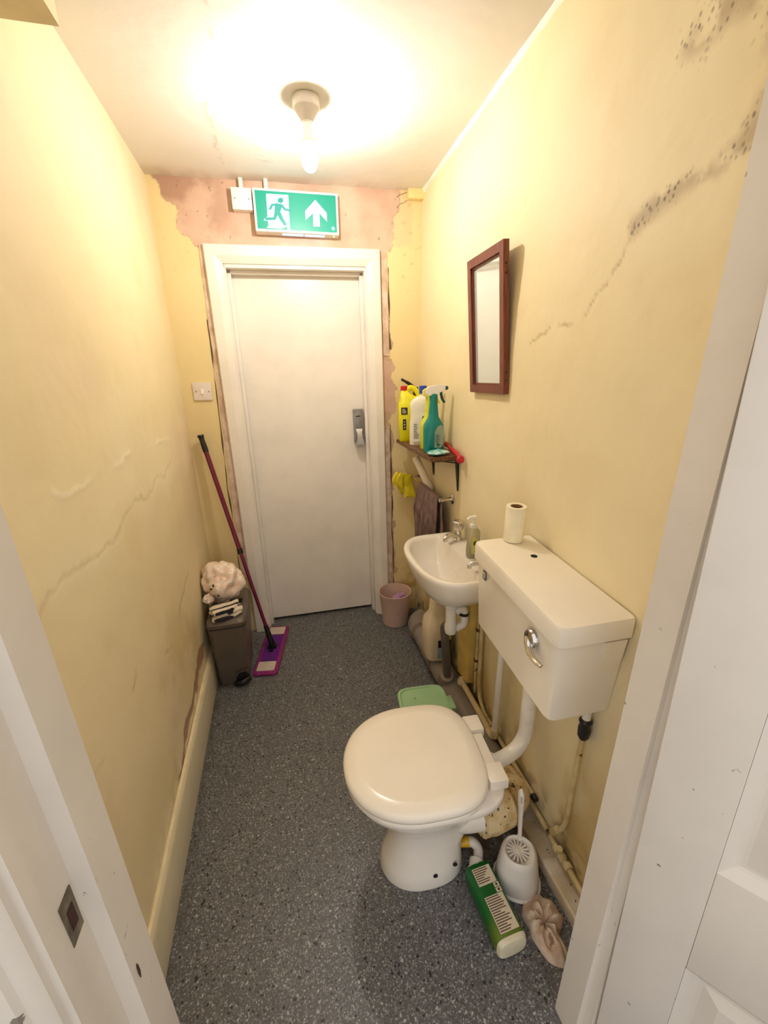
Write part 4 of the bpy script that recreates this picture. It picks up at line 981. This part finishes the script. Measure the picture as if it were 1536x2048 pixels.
# trap bulge behind the foot and outlet
bm = NB(); tube(bm, smooth_path([(0.06, -0.015, 0.20), (0.11, -0.02, 0.185), (0.15, -0.026, 0.18), (0.205, -0.03, 0.18)], 6), [0.048]*8+[0.046]*11, 20); obj('outlet', bm, MCER, to)
for x, z, yy in ((0.040, 0.050, -0.0925), (0.105, 0.060, -0.0790)):
    bm = NB(); lathe(bm, [(0.0068, 0), (0.0068, 0.004)], 12, (x, yy, z), Matrix.Rotation(PI/2+0.15, 4, 'X')); obj('screw_hole', bm, MDARK, pan)
bm = NB(); rings = []
for i in range(10):
    s = i/9; x = 0.055+0.040*s
    rings.append([V(x, -0.0805-0.010*s+0.0, 0.2035+0.014*s+dz) + V(0, dyy, 0) for dz, dyy in ((-.003, 0), (0, -.0016), (.003, 0), (0, .004))])
bm.free()
# seat ring and lid
def dlid(s, z, sb=0.0, n=56):
    out = []
    for j in range(n):
        t = 2*PI*j/n; c_, s_ = math.cos(t), math.sin(t)
        if c_ < 0: x, y = -0.207*s*abs(c_)**(2/2.15), 0.186*s*math.copysign(abs(s_)**(2/2.15), s_)
        else: x, y = 0.192*abs(c_)**(2/3.4)*s, 0.186*s*math.copysign(abs(s_)**(2/3.0), s_)
        out.append(V(x, y, z))
    return out
bm = NB(); loft(bm, [dlid(0.955, ZR+0.001), dlid(0.985, ZR+0.004), dlid(0.99, ZR+0.014), dlid(0.97, ZR+0.018)]); obj('seat', bm, MSEAT, to, ang=50)
bm = NB(); loft(bm, [dlid(0.985, ZR+0.0195), dlid(1.0, ZR+0.022), dlid(1.003, ZR+0.032), dlid(0.99, ZR+0.040), dlid(0.95, ZR+0.0455), dlid(0.82, ZR+0.050), dlid(0.78, ZR+0.0505), dlid(0.76, ZR+0.050), dlid(0.4, ZR+0.0505), dlid(0.05, ZR+0.0505)]); obj('lid', bm, MSEAT, to, ang=50)
for yy in (-0.088, 0.088):
    bm = NB(); bx(bm, 0.183, 0.236, yy-0.030, yy+0.030, ZR, ZR+0.032); bev(bm, 0.004); obj('hinge_block', bm, MSEAT, to)
bm = NB(); bx(bm, 0.190, 0.226, -0.058, 0.058, ZR+0.002, ZR+0.020); bev(bm, 0.004); obj('hinge_bar', bm, MSEAT, to)
# flush pipe
fpx, fpy = 0.668, 0.905
bm = NB(); tube(bm, elbow((fpx, fpy, 0.70), (fpx, fpy, 0.318), (0.522, 0.880, 0.318), 0.095, 10), 0.0225, 20)
fp_ = thing('flush_pipe', 'white flush pipe curving from the cistern to the toilet', 'pipe', (0, 0, 0)); obj('pipe', bm, plain('flush_white', (238, 230, 216), 0.28), fp_)
bm = NB(); tube(bm, [(0.552, 0.885, 0.318), (0.515, 0.879, 0.318)], [0.029, 0.031], 20); obj('cone_seal', bm, MWPL, fp_)
# stained pan connector
pc = thing('pan_connector', 'stained cream pan connector behind the toilet', 'pipe', (0, 0, 0))
t = Mt('stained_connector', 0.6); n = t.noise(24, 5); col = t.mix(n.step(0.4, 0.7), lin(226, 204, 158), lin(198, 164, 104))
col = t.mix(t.noise(60, 5, off=2).step(0.60, 0.66), col, lin(60, 36, 18)); col = t.mix(t.noise(13, 5, off=6).step(0.56, 0.66)*0.8, col, lin(132, 86, 40)); t.color(col)
bm = NB(); tube(bm, [(0.478, 0.838, 0.182), (0.500, 0.840, 0.181), (0.508, 0.841, 0.181), (0.572, 0.852, 0.180), (0.585, 0.854, 0.180)], [0.062, 0.062, 0.066, 0.066, 0.056], 28); obj('collar', bm, t.m, pc)
bm = NB(); tube(bm, smooth_path([(0.575, 0.852, 0.180), (0.620, 0.875, 0.165), (0.655, 0.930, 0.115), (0.669, 1.030, 0.065)], 6), 0.052, 24); obj('bend', bm, t.m, pc)
# green caddy behind the toilet
cd_ = thing('green_caddy', 'pale green lidded caddy on the floor behind the toilet', 'caddy', (0.452, 1.252, 0), (0, 0, -0.10))
MGR = plain('pale_green_plastic', (160, 196, 148), 0.4, var=0.04)
bm = NB(); loft(bm, [sup(a_, b_, 5, 36, 0, 0, z) for z, a_, b_ in ((0, .070, .066), (.004, .074, .070), (.225, .092, .090), (.228, .094, .092))]); obj('bucket', bm, MGR, cd_)
bm = NB(); loft(bm, [sup(a_, b_, 5, 36, 0, 0, z) for z, a_, b_ in ((.222, .097, .096), (.240, .099, .098), (.246, .096, .095), (.247, .088, .087), (.242, .084, .083), (.2425, .03, .03))]); cl_ = obj('lid', bm, MGR, cd_)
bm = NB(); bx(bm, .092, .118, -.040, .030, .226, .240); bev(bm, .003); obj('hinge', bm, MGR, cd_)
bm = NB(); lathe(bm, [(.005, 0), (.003, .002)], 10, (-.03, .035, .2425)); obj('dimple', bm, plain('green_dimple', (132, 170, 124), 0.5), cl_)

# ================================================================== FLOOR THINGS ON THE RIGHT
# toilet brush holder
bh = thing('brush_holder', 'white toilet brush holder with slotted top beside the toilet', 'brush holder', (0.566, 0.742, 0), (0, 0, -0.55))
bm = NB(); loft(bm, [sup(a_, b_, 2.2, 40, cx, 0, z) for z, a_, b_, cx in ((0, .066, .060, 0), (.010, .070, .064, 0), (.014, .064, .058, 0), (.06, .060, .055, 0), (.115, .052, .050, 0), (.130, .048, .046, 0), (.135, .042, .041, 0), (.131, .036, .036, -.002), (.126, .033, .033, -.004), (.1255, .008, .008, -.004))]); obj('tub', bm, MWPL, bh)
bm = NB(); lathe(bm, [(.032, .1262), (.032, .1268)], 24, (-.004, 0, 0)); obj('slot_backing', bm, plain('slot_grey', (160, 150, 142), 0.6), bh)
bm = NB(); lathe(bm, [(.011, .1262), (.010, .1310), (.004, .1325)], 18, (-.004, 0, 0)); obj('hub', bm, MWPL, bh)
for k in range(16):
    a_ = 2*PI*k/16; bm = NB()
    box(bm, (-.004+.021*math.cos(a_), .021*math.sin(a_), .1285), (.024, .0045, .005), Matrix.Rotation(a_, 3, 'Z')); obj('rib', bm, MWPL, bh)
tb = thing('toilet_brush', 'white toilet brush handle standing in its holder', 'toilet brush', (0.588, 0.776, 0.128), (0, 0, 0.0))
bm = NB(); tube(bm, [(0, 0, -0.002), (0, 0, .004), (-.0005, 0, .006), (-.002, .003, .09), (-.003, .006, .145), (-.004, .008, .176), (-.004, .009, .184)], [.012, .011, .0075, .0085, .0118, .0105, .005], 16, ez=0.7); hd = obj('handle', bm, plain('brush_white', (242, 234, 224), 0.28), tb)
bm = NB(); tube(bm, [(-.008, -.003, .150), (-.0085, -.001, .172)], [.0042, .0042], 10, ez=0.5); obj('hanging_hole', bm, plain('hole_shade', (206, 198, 190), 0.4), hd)
# green bleach bottle lying down
gb = thing('bleach_bottle', 'green cleaner bottle with white base lying on the floor', 'bottle', (0.458, 0.690, 0.034), (0, 0, 0.05))
def bring2(y, a_, b_, e=4.0): return [V(p.x, y, p.y) for p in sup(a_, b_, e, 32)]
MGN = Mt('green_bottle', 0.3); n = MGN.noise(6, 3); MGN.color(MGN.mix((MGN.y + (n-0.5)*0.05).step(-0.02, -0.085), lin(10, 96, 34), lin(98, 120, 40))); MGN = MGN.m
bm = NB(); loft(bm, [bring2(y, a_, b_) for y, a_, b_ in ((-.094, .040, .031), (-.088, .042, .033), (.075, .042, .033), (.092, .038, .030))]); obj('body', bm, MGN, gb)
bm = NB(); loft(bm, [bring2(y, a_, b_, e) for y, a_, b_, e in ((-.102, .034, .025, 2.6), (-.101, .039, .030, 3), (-.094, .0415, .0325, 4), (-.089, .0425, .0335, 4))]); obj('base', bm, plain('cream_base', (224, 214, 184), 0.45), gb)
bm = NB(); tube(bm, smooth_path([(0, .086, .000), (.008, .104, .002), (.022, .122, .006), (.030, .140, .010), (.022, .158, .014), (.006, .164, .016)], 5), [.030]*3+[.024]*5+[.0145]*18, 16); obj('neck', bm, MWPL, gb)
bm = NB(); tube(bm, [(.010, .163, .016), (-.002, .166, .016), (-.022, .166, .014)], [.0155, .0150, .009], 14); obj('cap', bm, plain('yellow_cap', (226, 180, 34), 0.4), gb)
for y0, y1, sd in ((-.080, .004, 5), (.032, .078, 6)):
    bm = NB(); bx(bm, -.026, .030, y0, y1, .0325, .0338); lab = obj('label', bm, plain('label_cream', (226, 210, 184), 0.5), gb)
    bm = NB(); rnd = random.Random(sd); k = int((y1-y0)/.0058)
    for i in range(k):
        y = y1 - (i+.7)*.0058
        if y-.0012 < y0: continue
        bx(bm, -.024, -.024+.05*rnd.uniform(.5, .95), y-.0011, y+.0011, .0334, .0342)
    obj('label_print', bm, plain('label_brown_ink', (84, 62, 48), 0.6), lab, smooth=False)
for y0 in (.006, .019):
    bm = NB(); bx(bm, .016, .032, y0, y0+.011, .0325, .0338); lab = obj('hazard_label', bm, plain('label_cream', (226, 210, 184)), gb)
    bm = NB(); lathe(bm, [(.0035, 0), (.0035, .0008)], 8, (.024, y0+.0055, .0336)); obj('hazard_mark', bm, plain('label_brown_ink', (84, 62, 48)), lab)
# dirty cloth
def crumple(name, c, r, sub, f1, a1, f2, a2, seed, flat=-9, rot=0.0):
    bm = NB(); bmesh.ops.create_icosphere(bm, subdivisions=sub, radius=1)
    for v in bm.verts:
        p = v.co.copy(); o_ = V(seed, seed*1.7, seed*.3)
        d = 1 + a1*noise.noise(p*f1+o_) + a2*(abs(noise.noise(p*f2+o_))*2-0.6)
        q = V(p.x*r[0], p.y*r[1], p.z*r[2])*d
        q.z = max(q.z, flat); q = Matrix.Rotation(rot, 3, 'Z') @ q
        v.co = q + Vector(c)
    return bm
t = Mt('grubby_cloth', 0.9); n = t.noise(30, 4); col = t.mix(n.step(0.35, 0.65), lin(226, 206, 182), lin(200, 168, 144)); col = t.mix(t.noise(24, 4, off=3).step(0.64, 0.72)*0.7, col, lin(120, 66, 56)); t.color(col); t.bump(t.noise(120, 3), 0.002, 0.5)
def rag():
    bm = NB(); nr, na = 26, 72; rows = []
    for i in range(nr):
        s = i/(nr-1); ring = []
        for j in range(na):
            a_ = 2*PI*j/na
            R_ = 0.062*(1 + 0.30*math.sin(a_*2+0.6) + 0.16*math.sin(3*a_+2) + 0.07*noise.noise((math.cos(a_)*3, math.sin(a_)*3, 1)))
            r = R_*s
            pleat = math.sin(a_*8 + 1.9*math.sin(a_*2) + 2.2*noise.noise((a_*0.9, s*2.5, 3)))*0.5 + 0.5
            z = 0.010 + 0.042*(s**0.55)*(1-s**3)*(0.45+0.75*pleat) + 0.014*noise.noise((r*38*math.cos(a_), r*38*math.sin(a_), 4)) + 0.005*noise.noise((r*90*math.cos(a_), r*90*math.sin(a_), 7))
            if s > 0.98: z = 0.001
            ring.append(V(r*math.cos(a_)*0.80, r*math.sin(a_)*1.18, max(0.001, z)))
        rows.append(ring)
    c0 = bm.verts.new((0, 0, 0.006))
    vs = [[bm.verts.new(p) for p in r] for r in rows[1:]]
    for j in range(na): bm.faces.new((c0, vs[0][j], vs[0][(j+1) % na]))
    for a_, b_ in zip(vs, vs[1:]):
        for j in range(na): bm.faces.new((a_[j], b_[j], b_[(j+1) % na], a_[(j+1) % na]))
    bm.faces.new([vs[-1][j] for j in range(na)])
    return bm
o = obj('floor_cloth', rag(), t.m, ang=80); tag(o, 'grubby pinkish floor cloth crumpled beside the brush holder', 'cloth'); o.location = (0.580, 0.622, 0); o.rotation_euler = (0, 0, 0.5)

# ================================================================== LEFT SIDE: BIN, BAG, MOP
MBIN = plain('brown_grey_plastic', (104, 92, 80), 0.4, var=0.05)
bn = thing('pedal_bin', 'grey brown plastic pedal bin against the left wall', 'bin', (-0.324, 2.032, 0), (0, 0, -0.02))
def brr(x0, x1, y0, y1, z, rr=0.025, n=6, sl=0.0):
    out = []
    for cx, cy_, a0 in ((x1-rr, y1-rr, 0), (x0+rr, y1-rr, PI/2), (x0+rr, y0+rr, PI), (x1-rr, y0+rr, 1.5*PI)):
        for k in range(n+1):
            a_ = a0 + PI/2*k/n; out.append(V(cx+rr*math.cos(a_), cy_+rr*math.sin(a_), z + sl*(cy_+rr*math.sin(a_))))
    return out
bm = NB(); loft(bm, [brr(-.078, .062, -.142, .12, 0), brr(-.080, .064, -.145, .125, .006), brr(-.090, .086, -.178, .155, .345, .03), brr(-.090, .086, -.178, .155, .350, .03)]); obj('body', bm, MBIN, bn)
bm = NB(); loft(bm, [brr(-.092, .090, -.184, .16, .352, .03), brr(-.093, .092, -.190, .162, .362, .035), brr(-.092, .091, -.190, .162, .374, .035), brr(-.086, .085, -.180, .155, .386, .035), brr(-.07, .07, -.155, .13, .391, .03)]); bl_ = obj('lid', bm, plain('bin_lid', (98, 86, 76), 0.4), bn)
bm = NB(); loft(bm, [brr(-.0915, .0885, -.182, .158, .346, .03), brr(-.0915, .0885, -.182, .158, .354, .03)]); obj('lid_gap', bm, MBLK, bn)
bm = NB(); bx(bm, .006, .064, -.02, .02, .3905, .392); obj('lid_seam', bm, MDARK, bl_)
# pedal in a recess at the lower right of the front
bm = NB(); prism(bm, [(.004, .004), (.066, .004), (.070, .045), (.050, .072), (.018, .066), (.004, .040)], lambda x, z: V(x, -.1495-.09*z, z), lambda x, z: V(x, -.140-.09*z, z)); obj('pedal_recess', bm, MDARK, bn)
bm = NB(); tube(bm, smooth_path([(-.002, -.155, .012), (.020, -.172, .022), (.045, -.172, .028), (.070, -.150, .028)], 5), 0.009, 10, ez=1.5); obj('pedal', bm, MBLK, bn)
bm = NB(); prism(bm, [(.004, .080), (.030, .092), (.068, .098), (.068, .094), (.030, .087), (.006, .076)], lambda x, z: V(x, -.1490-.095*z, z), lambda x, z: V(x, -.144-.095*z, z)); obj('groove', bm, plain('bin_groove', (70, 58, 48), 0.5), bn)
# carrier bag and folded cloth on the bin
t = Mt('pinkish_bag_plastic', 0.3); n = t.noise(16, 4); col = t.mix(n.step(0.35, 0.65), lin(232, 200, 178), lin(244, 224, 206)); col = t.mix(t.noise(38, 4, off=3).step(0.56, 0.62), col, lin(252, 244, 234)); col = t.mix(t.noise(20, 3, off=7).step(0.66, 0.72)*0.8, col, lin(150, 92, 70)); t.color(col); t.bump(t.noise(55, 3), 0.004, 0.6)  # white patches are highlights painted into the bag colour
bm = crumple('bag', (0, 0, 0.105), (0.096, 0.102, 0.108), 5, 1.3, 0.22, 2.1, 0.16, 3.3, -0.104)
for v in bm.verts: v.co.x = max(v.co.x, -0.094)
cb = thing('carrier_bag', 'crumpled pinkish plastic carrier bag full of rubbish on the bin', 'bag', (-0.343, 2.048, 0.395)); obj('bag', bm, t.m, cb, ang=80)
for k, (px, pz) in enumerate(((-.040, .120), (-.030, .104), (-.012, .082), (-.028, .138))):
    bm = NB(); box(bm, (px, -.098, pz), (.011, .006, .007), Matrix.Rotation(.5*k, 3, 'Y')); obj('print_mark', bm, plain('bag_ink', (60, 46, 38), 0.6), cb)
bm = crumple('knot', (-.062, -.082, .062), (.026, .024, .024), 4, 2.2, 0.3, 4.5, 0.25, 8.1); obj('knotted_handle', bm, t.m, cb, ang=80)
t = Mt('striped_tea_towel', 0.9); w = (t.y + (t.noise(9, 3)-0.5)*0.02)
fr = Ex(t.nt, (w*26.0)._m('FRACT').k)
col = t.mix(fr.step(0.70, 0.74), lin(228, 214, 194), lin(44, 38, 40)); t.color(col); t.bump(t.noise(160, 3), 0.001, 0.5)
bm = NB()
for i, (a_, b_, c_, h0) in enumerate(((.074, .046, .0, 0.0), (.070, .043, .006, .013), (.062, .040, -.004, .026))):
    loft(bm, [[V(p.x+.024*noise.noise((p.x*16, p.y*16, i)), p.y+.018*noise.noise((p.x*20, p.y*20, i+5)), max(.001, z*1.25 + .009*noise.noise((p.x*26, p.y*26, i+9))+.004)) for p in sup(aa, bb, 3.4, 36, c_, 0, z)] for z, aa, bb in ((h0, a_*.96, b_*.96), (h0+.003, a_, b_), (h0+.010, a_, b_), (h0+.0125, a_*.95, b_*.95), (h0+.013, a_*.4, b_*.4))])
o = tag(obj('striped_cloth', bm, t.m, ang=60), 'folded black and white striped tea towel at the front of the bin lid', 'tea towel'); o.location = (-0.322, 1.902, 0.391); o.rotation_euler = (0, 0, 0.35)
# flat mop
mp = thing('flat_mop', 'purple flat mop with maroon pole leaning in the far left corner', 'mop', (-0.150, 2.120, 0))
ang = math.atan2(0.083, 0.445)
RM = Matrix.Rotation(-ang, 3, 'Z')
def mpv(x, y, z): return RM @ V(x, y, z)
def slab(bm, hx, hy, z0, z1, rr=0.012, cy_=0.0):
    loft(bm, [[RM @ p for p in brr(-hx, hx, cy_-hy, cy_+hy, z, rr)] for z in (z0, z1)])
t = Mt('magenta_microfibre', 0.95); n = t.noise(120, 3); t.color(t.mix(n.step(0.3, 0.7), lin(126, 26, 92), lin(170, 56, 136))); t.bump(t.noise(220, 3), 0.006, 0.9)
bm = NB(); loft(bm, [[RM @ p for p in brr(-hx, hx, -hy, hy, z, .016)] for hx, hy, z in ((.058, .212, 0), (.063, .217, .004), (.064, .218, .012), (.058, .212, .018))])
for v in bm.verts: v.co += 0.002*V(noise.noise(v.co*90), noise.noise(v.co*80), 0)
obj('pad', bm, t.m, mp)
bm = NB(); slab(bm, .044, .120, .016, .0215); obj('centre_panel', bm, plain('purple_panel', (92, 14, 122), 0.7), mp)
for s in (-1, 1):
    bm = NB(); slab(bm, .046, .036, .016, .0225, .006, s*.162); obj('pocket', bm, plain('cream_pocket', (206, 190, 174), 0.9), mp)
J = mpv(0, 0.0, .050) ; T = V(-0.381, 2.322, 1.205) - V(-0.150, 2.120, 0)
dirv = (T-J).normalized(); ln = (T-J).length
bm = NB(); box(bm, mpv(0, 0, .028), (.050, .034, .016), RM); box(bm, mpv(0, -.012, .024), (.022, .060, .010), RM); tube(bm, [mpv(0, 0, .028), J, J+dirv*.05, J+dirv*.11], [.018, .017, .014, .012], 14); obj('joint', bm, MBLK, mp)
MMR = plain('maroon_pole', (112, 16, 54), 0.3, var=0.08)
bm = NB(); tube(bm, [J+dirv*.09, J+dirv*(ln*.47)], 0.0095, 14); obj('lower_pole', bm, MMR, mp)
bm = NB(); tube(bm, [J+dirv*(ln*.46), J+dirv*(ln-.085)], 0.0118, 14); obj('upper_pole', bm, MMR, mp)
bm = NB(); tube(bm, [J+dirv*(ln*.455), J+dirv*(ln*.478)], 0.0148, 14); obj('collar', bm, MBLK, mp)
bm = NB(); tube(bm, [J+dirv*(ln-.09), J+dirv*(ln-.07), J+dirv*(ln-.03), J+dirv*(ln-.012), J+dirv*(ln-.008), J+dirv*ln], [.0135, .0145, .0125, .0135, .017, .015], 14); obj('grip', bm, MBLK, mp)
